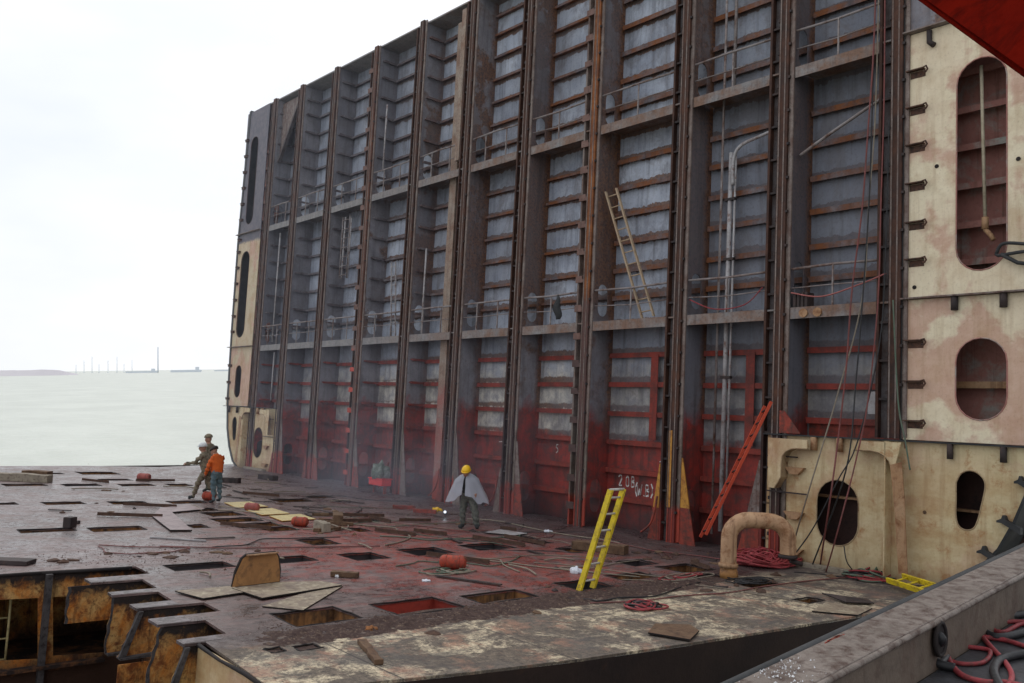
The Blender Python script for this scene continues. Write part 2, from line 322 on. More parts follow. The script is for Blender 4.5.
mottled('pale_plate', (0.3, 0.24, 0.17), (0.17, 0.125, 0.1), (0.46, 0.4, 0.29), 0.42, 3.2, 0.6, streak=0.5, streak_col=(0.1, 0.07, 0.05), bump=0.5)
mottled('brown_plate', (0.4, 0.2, 0.07), (0.26, 0.12, 0.045), (0.12, 0.06, 0.03), 0.42, 1.6, 0.6)
mottled('lilac_plate', (0.24, 0.17, 0.17), (0.28, 0.21, 0.21), (0.13, 0.085, 0.085), 0.45, 2.2, 0.45)
mottled('timber', (0.11, 0.06, 0.035), (0.16, 0.1, 0.06), (0.04, 0.025, 0.02), 0.4, 4, 0.85)
mottled('pale_timber', (0.3, 0.26, 0.2), (0.24, 0.2, 0.16), (0.1, 0.07, 0.05), 0.4, 4, 0.85)
mottled('white_cloth', (0.66, 0.68, 0.74), (0.55, 0.56, 0.62), None, 0.3, 5, 0.8)
mottled('hose_red', (0.34, 0.045, 0.055), (0.24, 0.035, 0.04), (0.12, 0.045, 0.04), 0.42, 9, 0.55, fine=40)
mottled('hose_dull', (0.2, 0.06, 0.055), (0.14, 0.045, 0.042), (0.09, 0.05, 0.045), 0.4, 3, 0.6)
mottled('hose_deck', (0.2, 0.07, 0.065), (0.15, 0.06, 0.055), (0.09, 0.05, 0.045), 0.4, 3, 0.6)
mottled('hose_pink', (0.38, 0.13, 0.12), (0.3, 0.1, 0.09), None, 0.3, 6, 0.6)
mottled('hose_black', (0.016, 0.016, 0.018), (0.035, 0.033, 0.035), None, 0.3, 6, 0.45)
mottled('hose_green', (0.08, 0.13, 0.09), (0.12, 0.13, 0.1), None, 0.3, 6, 0.6)
mottled('rope_tan', (0.26, 0.22, 0.17), (0.18, 0.15, 0.12), None, 0.3, 8, 0.8)
mottled('rope_cream', (0.5, 0.44, 0.33), (0.4, 0.34, 0.24), None, 0.3, 8, 0.8)
mottled('coaming', (0.12, 0.09, 0.07), (0.17, 0.13, 0.1), (0.07, 0.04, 0.03), 0.42, 1.6, 0.6, streak=0.3, streak_col=(0.1, 0.06, 0.045), bump=0.35)
mottled('coaming_top', (0.16, 0.13, 0.11), (0.24, 0.2, 0.175), (0.07, 0.04, 0.03), 0.47, 5, 0.5, bump=0.5, fine=30)
mottled('floor_plate', (0.035, 0.035, 0.04), (0.06, 0.058, 0.064), (0.02, 0.019, 0.02), 0.45, 2.2, 0.5, bump=0.5)
mottled('overhang', (0.12, 0.006, 0.003), (0.085, 0.005, 0.003), (0.035, 0.004, 0.003), 0.42, 1.2, 0.9, spec=0.0)
mottled('jacket_orange', (0.62, 0.12, 0.02), (0.5, 0.09, 0.02), None, 0.3, 9, 0.8)
mottled('jeans', (0.07, 0.11, 0.13), (0.13, 0.17, 0.19), None, 0.3, 9, 0.85)
mottled('khaki', (0.24, 0.2, 0.14), (0.17, 0.14, 0.1), (0.08, 0.07, 0.05), 0.45, 7, 0.9)
mottled('olive', (0.07, 0.075, 0.055), (0.1, 0.1, 0.075), (0.04, 0.045, 0.035), 0.4, 7, 0.9)
mottled('trousers', (0.13, 0.14, 0.12), (0.18, 0.18, 0.16), (0.06, 0.07, 0.065), 0.45, 6, 0.9)
mottled('dark_cloth', (0.03, 0.032, 0.035), (0.05, 0.05, 0.05), None, 0.3, 7, 0.9)
mottled('skin', (0.36, 0.2, 0.14), (0.32, 0.17, 0.12), None, 0.3, 9, 0.6)
mottled('hair', (0.015, 0.012, 0.01), (0.03, 0.022, 0.018), None, 0.3, 20, 0.7)
mottled('helmet_yellow', (0.75, 0.45, 0.01), (0.7, 0.4, 0.01), None, 0.3, 5, 0.35)
mottled('cap_white', (0.6, 0.62, 0.62), (0.5, 0.53, 0.55), None, 0.3, 5, 0.5)
mottled('cap_blue', (0.1, 0.3, 0.5), (0.12, 0.34, 0.55), None, 0.3, 5, 0.5)
mottled('white_mark', (0.7, 0.68, 0.66), (0.6, 0.58, 0.56), (0.4, 0.25, 0.22), 0.35, 8, 0.8)
mottled('chip', (0.75, 0.75, 0.76), (0.6, 0.6, 0.62), None, 0.3, 8, 0.8)
mottled('scrap', (0.06, 0.035, 0.028), (0.11, 0.06, 0.04), (0.2, 0.13, 0.08), 0.3, 12, 0.9)
mottled('ridge', (0.04, 0.022, 0.02), (0.075, 0.045, 0.038), (0.2, 0.14, 0.1), 0.4, 8, 0.95, bump=0.8, fine=45)
mottled('rusty', (0.3, 0.12, 0.04), (0.16, 0.07, 0.03), (0.06, 0.03, 0.02), 0.4, 12, 0.9)
mottled('tub_red', (0.75, 0.02, 0.02), (0.62, 0.02, 0.02), (0.3, 0.03, 0.025), 0.3, 4, 0.4)
mottled('camo', (0.1, 0.13, 0.1), (0.25, 0.27, 0.24), (0.03, 0.04, 0.035), 0.45, 6, 0.9)
mottled('far_land', (0.56, 0.53, 0.56), (0.62, 0.59, 0.61), None, 0.3, 0.01, 0.9, rnd_off=False, bump=0)  # aerial haze put into the pale land colour
mottled('far_boat', (0.68, 0.73, 0.79), (0.72, 0.76, 0.82), None, 0.3, 0.05, 0.9, rnd_off=False, bump=0)  # distance haze mixed into the boat colour
mottled('far_mast', (0.9, 0.94, 0.98), (0.92, 0.96, 1.0), None, 0.3, 0.05, 0.9, rnd_off=False, bump=0)  # haze painted in: pole colour lifted almost to the sky tone

# translucent plastic sheet
t = NT('plastic_sheet'); t.coord()
t.out((0.46, 0.47, 0.54), 0.4, 0, 0.4); t.b.inputs['Transmission Weight'].default_value = 0.2
t.b.inputs['Alpha'].default_value = 0.68; t.bump(t.noise(9, 5, 0.6), 0.5, 0.03); MATS['plastic_sheet'] = t.m
# lit cutting torch and glowing slag
t = NT('torch_glow'); t.out((0.9, 0.9, 0.95), 0.5)
t.b.inputs['Emission Color'].default_value = (0.75, 0.9, 1, 1); t.b.inputs['Emission Strength'].default_value = 1.3; MATS['torch_glow'] = t.m
# sea
t = NT('sea'); t.coord(False)
w = t.noise(0.35, 6, 0.6, stretch=(1, 1, 1)); w2 = t.noise(0.05, 4, 0.6)
w2 = t.math('ADD', t.math('MULTIPLY', w2, .5), t.math('MULTIPLY', t.noise(0.12, 5, 0.65, stretch=(.35, 1.2, 1)), .5))
c = t.mix(t.ramp(w2, 0.42, 0.6), (0.4, 0.425, 0.355), (0.48, 0.505, 0.43))
t.bump(t.math('ADD', w, t.math('MULTIPLY', t.noise(1.6, 4, 0.6, stretch=(1, .5, 1)), .35)), 0.8, 0.6); t.out(c, 0.3, 0, 0.5); MATS['sea'] = t.m

# ---------------------------------------------------------------- mesh builder
class MB:
    def __init__(s): s.v = []; s.f = []; s.mi = []; s.cur = 0; s.sm = []; s.smooth = False
    def add(s, vs, fs):
        o = len(s.v); s.v += [Vector(p) for p in vs]
        for f in fs: s.f.append([o + i for i in f]); s.mi.append(s.cur); s.sm.append(s.smooth)
    def box(s, x0, x1, y0, y1, z0, z1):
        v = [(x, y, z) for z in (z0, z1) for y in (y0, y1) for x in (x0, x1)]
        s.add(v, [(0, 2, 3, 1), (4, 5, 7, 6), (0, 1, 5, 4), (2, 6, 7, 3), (0, 4, 6, 2), (1, 3, 7, 5)])
    def obox(s, c, ax, ay, az):
        c, ax, ay, az = map(Vector, (c, ax, ay, az)); v = []
        for k in (-1, 1):
            for j in (-1, 1):
                for i in (-1, 1): v.append(c + ax * i + ay * j + az * k)
        s.add(v, [(0, 2, 3, 1), (4, 5, 7, 6), (0, 1, 5, 4), (2, 6, 7, 3), (0, 4, 6, 2), (1, 3, 7, 5)])
    def bar(s, a, b, w, h, up=(0, 0, 1)):
        a, b = Vector(a), Vector(b); d = b - a; l = d.length; d.normalize()
        up = Vector(up)
        if abs(d.dot(up)) > 0.98: up = Vector((0, 1, 0))
        sx = d.cross(up).normalized(); sz = sx.cross(d)
        s.obox((a + b) / 2, d * l / 2, sx * w / 2, sz * h / 2)
    def prism(s, poly, axis, a, b):
        n = len(poly); vs = []
        for val in (a, b):
            for p in poly:
                q = [0, 0, 0]; r = [i for i in range(3) if i != axis]
                q[axis] = val; q[r[0]] = p[0]; q[r[1]] = p[1]; vs.append(tuple(q))
        s.add(vs, [tuple(range(n)), tuple(range(2 * n - 1, n - 1, -1))] + [(i, i + n, (i + 1) % n + n, (i + 1) % n) for i in range(n)])
    def tube(s, pts, r, n=6, closed=False, cap=True, r1=None):
        pts = [Vector(p) for p in pts]; m = len(pts); base = len(s.v); prev = None
        for i, p in enumerate(pts):
            if closed: d = pts[(i + 1) % m] - pts[i - 1]
            else: d = pts[min(i + 1, m - 1)] - pts[max(i - 1, 0)]
            if d.length < 1e-9: d = Vector((0, 0, 1))
            d.normalize()
            u = prev if prev else (Vector((0, 0, 1)) if abs(d.z) < 0.9 else Vector((1, 0, 0)))
            u = (u - d * u.dot(d)).normalized(); w = d.cross(u); prev = u
            rr = r if r1 is None else r + (r1 - r) * i / (m - 1)
            if isinstance(r, (list, tuple)): rr = r[i]
            for k in range(n):
                a = 2 * math.pi * k / n; s.v.append(p + (u * math.cos(a) + w * math.sin(a)) * rr)
        for i in range(m if closed else m - 1):
            j = (i + 1) % m
            for k in range(n):
                k2 = (k + 1) % n
                s.f.append([base + i * n + k, base + i * n + k2, base + j * n + k2, base + j * n + k]); s.mi.append(s.cur); s.sm.append(True)
        if cap and not closed:
            s.f.append([base + k for k in range(n)][::-1]); s.mi.append(s.cur); s.sm.append(False)
            s.f.append([base + (m - 1) * n + k for k in range(n)]); s.mi.append(s.cur); s.sm.append(False)
    def plate(s, outer, holes, fn, th):
        """flat plate with holes: 2-D loops; fn maps (u, v, w) to 3-D, th is the thickness along w"""
        vs = []; ed = []; loops = [outer] + list(holes)
        for lp in loops:
            o = len(vs); vs += [Vector(p) for p in lp]
            ed += [(o + i, o + (i + 1) % len(lp)) for i in range(len(lp))]
        V, E_, Fc, _, _, _ = geometry.delaunay_2d_cdt(vs, ed, [], 0, 1e-5)
        def ins(p, lp):
            c = False; j = len(lp) - 1
            for i in range(len(lp)):
                a, b = lp[i], lp[j]
                if (a[1] > p[1]) != (b[1] > p[1]) and p[0] < (b[0] - a[0]) * (p[1] - a[1]) / (b[1] - a[1]) + a[0]: c = not c
                j = i
            return c
        keep = []
        for f in Fc:
            c = sum((V[i] for i in f), Vector((0, 0))) / len(f)
            if ins(c, outer) and not any(ins(c, h) for h in holes): keep.append(tuple(f))
        n = len(V)
        s.add([fn(p[0], p[1], 0) for p in V] + [fn(p[0], p[1], th) for p in V],
              keep + [tuple(i + n for i in reversed(f)) for f in keep])
        for lp in loops:
            m = len(lp)
            s.add([fn(p[0], p[1], 0) for p in lp] + [fn(p[0], p[1], th) for p in lp], [(i, (i + 1) % m, (i + 1) % m + m, i + m) for i in range(m)])
    def build(s, name, mats, parent=None, bevel=0):
        if not isinstance(mats, (list, tuple)): mats = [mats]
        me = bpy.data.meshes.new(name)
        off = Vector((0, 0, 0))
        if parent is not None: off = ORG[parent.name]
        else:
            xs = [p.x for p in s.v]; ys = [p.y for p in s.v]; zs = [p.z for p in s.v]
            off = Vector(((min(xs) + max(xs)) / 2, (min(ys) + max(ys)) / 2, min(zs)))
            if s.keep_origin: off = Vector((0, 0, 0))
        me.from_pydata([p - off for p in s.v], [], s.f)
        for m in mats: me.materials.append(MATS[m])
        me.polygons.foreach_set('material_index', s.mi); me.polygons.foreach_set('use_smooth', s.sm)
        me.update()
        bm = bmesh.new(); bm.from_mesh(me); bmesh.ops.recalc_face_normals(bm, faces=bm.faces); bm.to_mesh(me); bm.free()
        o = bpy.data.objects.new(name, me); COL.objects.link(o)
        if parent is not None: o.parent = parent
        else: o.location = off
        ORG[o.name] = off
        if bevel:
            md = o.modifiers.new('bevel', 'BEVEL'); md.width = bevel; md.segments = 2; md.limit_method = 'ANGLE'
        return o
    keep_origin = False
ORG = {}
WORLD = set()   # names of top-level objects authored in the level world frame
def tag(o, label, cat, group=None, kind=None):
    if label: o['label'] = label
    if cat: o['category'] = cat
    if group: o['group'] = group
    if kind: o['kind'] = kind
    return o
def thing(name, loc, label, cat, group=None, kind=None):
    o = bpy.data.objects.new(name, None); COL.objects.link(o); o.location = loc
    o.empty_display_size = 0.2
    ORG[o.name] = Vector(loc); return tag(o, label, cat, group, kind)
def bb(name, mat, parent, *a):
    m = MB(); m.box(*a); return m.build(name, mat, parent)
def stadium(x0, x1, z0, z1, n=8):
    r = (x1 - x0) / 2; cx = (x0 + x1) / 2; p = []
    for k in range(n + 1): a = math.pi * k / n; p.append((cx + r * math.cos(a), z1 - r + r * math.sin(a)))
    for k in range(n + 1): a = math.pi + math.pi * k / n; p.append((cx + r * math.cos(a), z0 + r + r * math.sin(a)))
    return p
def spline(pts, k=6):
    pts = [Vector(p) for p in pts]; out = []
    for i in range(len(pts) - 1):
        p0 = pts[max(i - 1, 0)]; p1 = pts[i]; p2 = pts[i + 1]; p3 = pts[min(i + 2, len(pts) - 1)]
        for j in range(k):
            t = j / k
            out.append(0.5 * ((2 * p1) + (p2 - p0) * t + (2 * p0 - 5 * p1 + 4 * p2 - p3) * t * t + (3 * p1 - p0 - 3 * p2 + p3) * t ** 3))
    out.append(pts[-1]); return out

# ================================================================ THE BULKHEAD
XL, XR = -43.6, -6.0
EL, ER = -41.1, -8.64          # inner edges of the two wing tanks
DEP = 0.92
LV = [0.9, 1.72, 2.54, 3.37, 4.2, 5.06, None, 6.8, 7.6, 8.45, 9.3, 10.13, 10.95, None, 12.65, 13.5, 14.35, 15.2, 16.05, 16.9, 17.6]
W = [-40.45, -37.6, -34.35, -31.0, -27.67, -24.43, -21.27, -18.15, -14.73, -11.68, -8.86]
TOPZ = lambda x: 18.12 - (x + 24.8) * 0.012
B = thing('bulkhead', (-24.75, 0, 0), 'towering rusty blue-grey transverse bulkhead of the cut-open ship, stiffened in tall bays', 'bulkhead')
HL, HR = -37.9, -11.9           # hopper tank edges
m = MB()
m.plate([(EL - .1, -0.6), (ER + .15, -0.6), (ER + .15, TOPZ(ER)), (EL - .1, TOPZ(EL))], [], lambda u, v, w: (u, DEP + w, v), 0.03)
m.build('back_plating', 'plating', B)
m = MB(); m.prism([(EL - 2.4, TOPZ(EL) - .02), (ER + 2.6, TOPZ(ER) - .02), (ER + 2.6, TOPZ(ER) + .04), (EL - 2.4, TOPZ(EL) + .04)], 1, 0.02, DEP + 0.25)
m.build('top_plate', 'walkway', B)

def web(i, x):
    top = TOPZ(x) + (0.12 if i in (4, 5, 6) else 0.05)
    zb = 0.0
    if i == 10: zb = 2.98
    root = MB(); fmat = 'flange_rust' if i == 7 else ('flange_mid' if i == 3 else 'flange')
    # side plate with access holes at each walkway
    holes = []
    for z in (0.35, 6.1, 11.95):
        if z > zb: holes.append([(p[0], p[1]) for p in stadium(0.2, 0.62, z + .05, z + 1.02, 6)])
    hi = [(0.0, zb - .2), (DEP, zb - .2), (DEP, top - .1), (0.0, top - .1)]
    root.plate(hi, holes, lambda u, v, w: (x + .27 + w, u, v), 0.03)
    o = root.build('web_frame', 'web_side', B)
    fl = MB()
    # flared foot of the face plate
    a, b = x - .06, x + .2
    fl.box(a, b, -.09, -.02, zb, top)
    fl.box(x - .02, x + .12, -.02, .3, zb, top - .1)
    fl.cur = 1
    fl.box(a + .02, a + .05, -.105, -.089, zb, top - .03)
    fl.box(b - .1, b - .07, -.1, -.089, zb, top - .03)
    fl.box(b + .002, b + .045, -.02, .1, zb, top - .03)
    fl.cur = 2
    r = MB(); r.box(x + .26, x + .33, -.05, -.003, zb + .03, top - .03); r.build('edge_strip', 'rim', o)
    r = MB(); r.box(x - .36, x - .3, -.03, .35, zb, top - .15); r.build('edge_strip', 'flange' if i not in (7,) else 'rim', o)
    ladder = i in (3, 7)
    if not ladder: pass
    else:
        r = MB(); r.box(x - .2, x - .17, .2, .23, zb, top - .15); r.build('rod', 'pale_pipe', o)
    z = 0.45; r = MB(); r.box(x - .3, x - .06, .12, .15, zb, top - .15); r.cur = 1
    while z < top - .4:
        if z > zb:
            if ladder:
                rt_ = MB(); w_ = U(-.03, .03); rt_.box(x - .37, x - .055, -.1, -.07, z + w_, z + .2 + w_ + U(-.03, .02)); rt_.build('tie_plate', 'tie_plate' if i == 3 else 'tie_plate_dark', o)
            else: r.box(x - .305, x - .055, .0, .125, z, z + .05)
            # bolt stubs on the face plate
            fl.box(x + .195, x + .25, -.1, -.04, z + .3, z + .36); fl.box(x - .1, x - .055, -.1, -.03, z + .12, z + .2)
        z += .835
    if not ladder: r.build('recessed_strip', ['recess', 'dark_steel'], o)
    fl.build('face_plate', [fmat, 'rim', 'dark_steel'], o)
    return o
for i, x in enumerate(W): web(i, x)
m = MB(); m.box(ER - .035, ER + .0, -.04, .3, 2.95, 18.2); m.build('burnt_edge', 'hull_black', B)

# foot brackets
def bracket(x, side, h, w, hi_mat, lo_mat, zb=0.0, y=-.035):
    s = 1 if side == 'r' else -1
    x0 = x + (.335 if s > 0 else -.365)
    split = h * .42; ws = w * (1 - .42)
    m = MB(); m.prism([(x0, zb), (x0 + s * w, zb), (x0 + s * ws * 1.02, zb + split), (x0, zb + split)], 1, y, y + .03); m.cur = 1
    m.prism([(x0, zb + split + .002), (x0 + s * ws, zb + split + .002), (x0 + s * .03, zb + h), (x0, zb + h)], 1, y, y + .03)
    return m.build('foot_bracket', [lo_mat, hi_mat], B)
for i, (hr, wr, hm, lm) in {1: (2.4, .45, 'bracket_pale', 'bracket_red'), 2: (2.2, .42, 'rim', 'bracket_red'), 3: (1.9, .4, 'bracket_pale', 'bracket_red'),
        4: (2.3, .4, 'bracket_pale', 'bracket_pale'), 5: (2.4, .42, 'bracket_pale', 'bracket_pale'), 6: (2.3, .45, 'bracket_pale', 'bracket_red'),
        8: (2.2, .5, 'bracket_yellow', 'bracket_red')}.items():
    bracket(W[i], 'r', hr, wr, hm, lm)
bracket(W[8], 'l', 2.0, .36, 'bracket_yellow', 'bracket_red'); bracket(W[2], 'l', 1.0, .3, 'bracket_red', 'bracket_red')
bracket(W[6], 'l', 1.4, .3, 'bracket_pale', 'bracket_pale'); bracket(W[9], 'l', 2.3, .6, 'bracket_pale', 'bracket_red')
bracket(W[1], 'l', 0.9, .3, 'bracket_red', 'bracket_red'); bracket(W[5], 'l', 0.9, .3, 'bracket_red', 'bracket_red')
# yellow primer strip on the face plate foot beside the yellow brackets
m = MB(); m.box(W[8] - .055, W[8] + .05, -.1, -.092, .9, 2.9); m.build('primer_strip', 'bracket_yellow', B)
# curled flame-cut flange feet
for x in (W[6] - .45, W[8] - .42, W[5] - .45, W[4] - .45):
    m = MB(); m.tube(spline([(x + .05, -.12, 1.15), (x, -.14, .75), (x - .12, -.17, .4), (x - .38, -.22, .16)]), .03, 6); m.build('curled_edge', 'bracket_red', B)

# stiffeners, bay by bay
far_st = MB()
for i in range(len(W) - 1):
    x0, x1 = W[i] + .31, W[i + 1] - .37
    for k, z in enumerate(LV):
        if z is None: continue
        if i == 9 and z < 2.9: continue
        if i == 0 and z < 2.9: continue
        pr = .15
        m = MB() if i > 4 else far_st; wv = U(-.015, .015)
        m.prism([(DEP - pr, z - .05 + wv), (DEP, z - .05), (DEP, z + .0), (DEP - pr, z + .0 + wv)], 0, x0 + .02, x1 + .6)
        lp_ = .13 if (z < 5.5 or i > 6) else .075
        m.prism([(DEP - pr - .02, z - lp_ + wv), (DEP - pr, z - lp_ + wv), (DEP - pr, z + .012 + wv), (DEP - pr - .02, z + .012 + wv)], 0, x0 + .04, x1 + .55)
        if i < 5 :   # wraps round on to the side of the web in the far bays
            m.box(x0 - .005, x0 + .12, .12, DEP - .2, z - .05, z)
            m.box(x0 + .12, x0 + .135, .12, DEP - .2, z - .075, z + .012)
        if i > 4: m.build('stiffener', 'stiffener', B)
o = far_st.build('stiffener', 'stiffener', B); o['kind'] = 'stuff'
# vertical plate strips on the back plating of the lower tier
for x in (at(655, 400, 1, .8).x, at(751, 400, 1, .8).x):
    m = MB(); m.box(x - .13, x + .13, DEP - .19, DEP - .175, 2.6, 5.0); m.build('doubler_strip', 'stiffener', B)
# walkways and handrails
for i in range(len(W) - 1):
    x0, x1 = W[i] + .345, W[i + 1] - .37
    for tier, z in enumerate((5.95, 11.86)):
        m = MB(); m.box(x0, x1, -.02, .005, z - .27, z); m.build('walkway_edge', 'walkway', B)
        m = MB(); m.box(x0, x1 + .6, .006, DEP - .002, z - .05, z - .01); m.build('walkway', 'walkway', B)
        m = MB()
        dz = U(-.04, .04)
        m.tube([(x0, .02, z + .93), ((x0 + x1) / 2, .02 + U(-.02, .02), z + .93 + dz), (x1, .02, z + .93)], .032, 6)
        m.tube([(x0, .02, z + .47), ((x0 + x1) / 2, .02, z + .45 + dz), (x1, .02, z + .47)], .016, 5)
        post = [.52] if i > 5 else [.3, .75]
        if i == 9 and tier == 0: post = [.5]
        for pf in post:
            xx = x0 + (x1 - x0) * pf; m.box(xx - .018, xx + .018, .0, .035, z, z + .93 + dz * .8)
        m.build('handrail', 'rail', B)
# pale back panels (light seen through the access holes) : spare brackets on the walkways
# big corner bracket at the top of the second bay
m = MB(); m.prism([(W[0] + .33, 18.1), (W[1] - .37, 18.1), (W[0] + .5, 15.4), (W[0] + .33, 15.2)], 1, .25, .28); m.build('corner_bracket', 'bracket_pale', B)
m = MB(); m.bar((W[1] - .37, .2, 18.05), (W[0] + .42, .2, 15.1), .12, .16, (0, 1, 0)); m.build('corner_bracket_flange', 'recess', B)
# pillar in the bay left of the sixth frame
m = MB(); m.box(-25.75, -25.35, .3, .5, 0, 17.7); m.build('pillar', 'pillar', B)
m = MB(); m.box(-25.0 - .1, -24.85, -.02, .25, 12.2, 17.9); m.build('pale_strip', 'pillar', B)
# thin white pipes in the left bays
for (x, z0, z1) in ((-39.2, 6.1, 11.4), (-30.2, 12.9, 15.6), (-26.8, 6, 9.2), (-33.0, 8.6, 11.3), (-32.5, 8.6, 11.2), (-38.9, 3.3, 5.6)):
    m = MB(); m.tube([(x, .15, z0), (x + .03, .15, z1)], .035, 6); m.build('pipe', 'pale_pipe', B)
# short cage of rungs in the third bay
m = MB()
for x in (-33.1, -32.5): m.tube([(x, .1, 8.6), (x, .1, 11.3)], .025, 5)
for k in range(7): m.tube([(-33.1, .1, 8.75 + k * .4), (-32.5, .1, 8.75 + k * .4)], .018, 5)
m.build('rung_cage', 'rail', B)
# pipework between the ninth and tenth frames
for x, z0, z1, r, mt in ((-13.82, 2.6, 18, .035, 'rail'), (-13.5, 11.9, 18, .045, 'rail'), (-13.55, .4, 10.3, .06, 'pale_pipe'), (-13.82, 0.3, 11.6, .03, 'rail'), (-13.4, 1.4, 10.2, .03, 'pale_pipe')):
    m = MB(); m.tube([(x, .55, z0), (x + .02, .55, z1)], r, 8); m.build('pipe', mt, B)
m = MB(); m.tube(spline([(-13.42, .5, 9.4), (-13.42, .5, 10.1), (-13.2, .5, 10.42), (-12.6, .5, 10.55), (-12.0, .5, 10.65)]), .045, 8); m.build('pipe', 'pale_pipe', B)
for z in (4.3, 7.4, 9.0):
    m = MB(); m.box(-13.65, -13.35, .48, .6, z, z + .07); m.build('pipe_clamp', 'dark_steel', B)
m = MB(); m.tube(spline([(-11.3, .2, 9.7), (-10.6, .3, 10.1), (-9.7, .3, 10.5), (-9.3, .3, 10.7), (-9.15, .3, 11.2), (-9.1, .3, 11.7)]), .04, 7); m.build('pipe', 'rail', B)
# box of fittings on the right walkway
m = MB()
for k in range(4): m.box(-11.28 + k * .1, -11.21 + k * .1, .0, .3, 5.95, 6.3)
m.build('fitting_rack', 'dark_steel', B)
for x in (-10.98, -10.62):
    m = MB(); m.tube([(x, -.06, 5.8), (x, -.02, 5.8)], .11, 10); m.build('lamp_boss', 'tan', B)
# red gusset and red strip over the hopper ledge
m = MB(); m.prism([(-11.5, 2.98), (-10.95, 2.98), (-11.2, 3.3), (-11.38, 3.5), (-11.5, 3.5)], 1, -.12, -.1); m.build('gusset', 'bracket_red', B)
m = MB(); m.box(-11.3, ER - .1, DEP - .06, DEP - .02, 2.95, 3.3); m.build('base_strip', 'bracket_red', B)
m = MB(); m.box(-9.65, -9.15, .5, .55, 3.5, 4.0); m.build('white_box', 'pale_pipe', B)

# welder's marks painted on the plating
def strokes(name, lines, o, sx, sz, r=.022):
    m = MB()
    for ln in lines:
        for a, b in zip(ln[:-1], ln[1:]):
            m.bar((o[0] + a[0] * sx, o[1], o[2] + a[1] * sz), (o[0] + b[0] * sx, o[1], o[2] + b[1] * sz), .004, r * 2, (0, 0, 1))
    return m.build(name, 'white_mark', B)
CH = {'2': [[(0, .8), (.2, 1), (.5, .95), (.55, .7), (.1, 0), (.6, .02)]],
      '0': [[(.1, .1), (.05, .8), (.25, 1), (.5, .85), (.55, .2), (.35, 0), (.1, .1)]],
      'B': [[(.1, 0), (.08, 1), (.45, .95), (.5, .65), (.1, .52), (.55, .4), (.55, .08), (.1, 0)]],
      'W': [[(0, .9), (.12, 0), (.35, .6), (.5, 0), (.7, 1)]], '(': [[(.3, 1.1), (.1, .7), (.1, .3), (.3, -.1)]],
      ')': [[(.05, 1.1), (.28, .7), (.28, .3), (.05, -.1)]], '.': [[(.1, 0), (.16, .06)]], '5': [[(.5, 1), (.1, .95), (.1, .6), (.45, .55), (.5, .2), (.1, 0)]]}
def word(txt, x, z, h, adv, r):
    for ch in txt:
        strokes('painted_mark', CH[ch], (x, DEP - .012, z), h * .75, h, r)
        x += adv * (.35 if ch in '.()' else 1)
word('2', -17.4, 1.22, .3, .24, .02); word('0B', -17.12, 1.21, .3, .2, .02); word('(', -16.76, 1.0, .33, .2, .02); word('W', -16.67, 1.0, .32, .2, .022); word('.', -16.45, 1.0, .3, .2, .022); word('B', -16.38, 1.0, .32, .2, .022); word(')', -16.18, 1.0, .33, .2, .02)
word('5', -20.1, 2.0, .26, .2, .014)
strokes('painted_mark', [[(0, 0), (.3, .05), (.35, .2)], [(.6, .1), (.9, .1)], [(1.1, .15), (1.5, .1)]], (-22.9, DEP - .012, 2.2), .7, .3, .012)
strokes('painted_mark', [[(0, 0), (.2, .4), (.4, .1), (.7, .35)]], (-22.6, DEP - .012, 3.0), .6, .3, .012)
strokes('painted_mark', [[(0, 0), (.1, .05)], [(.3, .2), (.4, .1)]], (-15.9, DEP - .012, 2.0), .5, .3, .012)

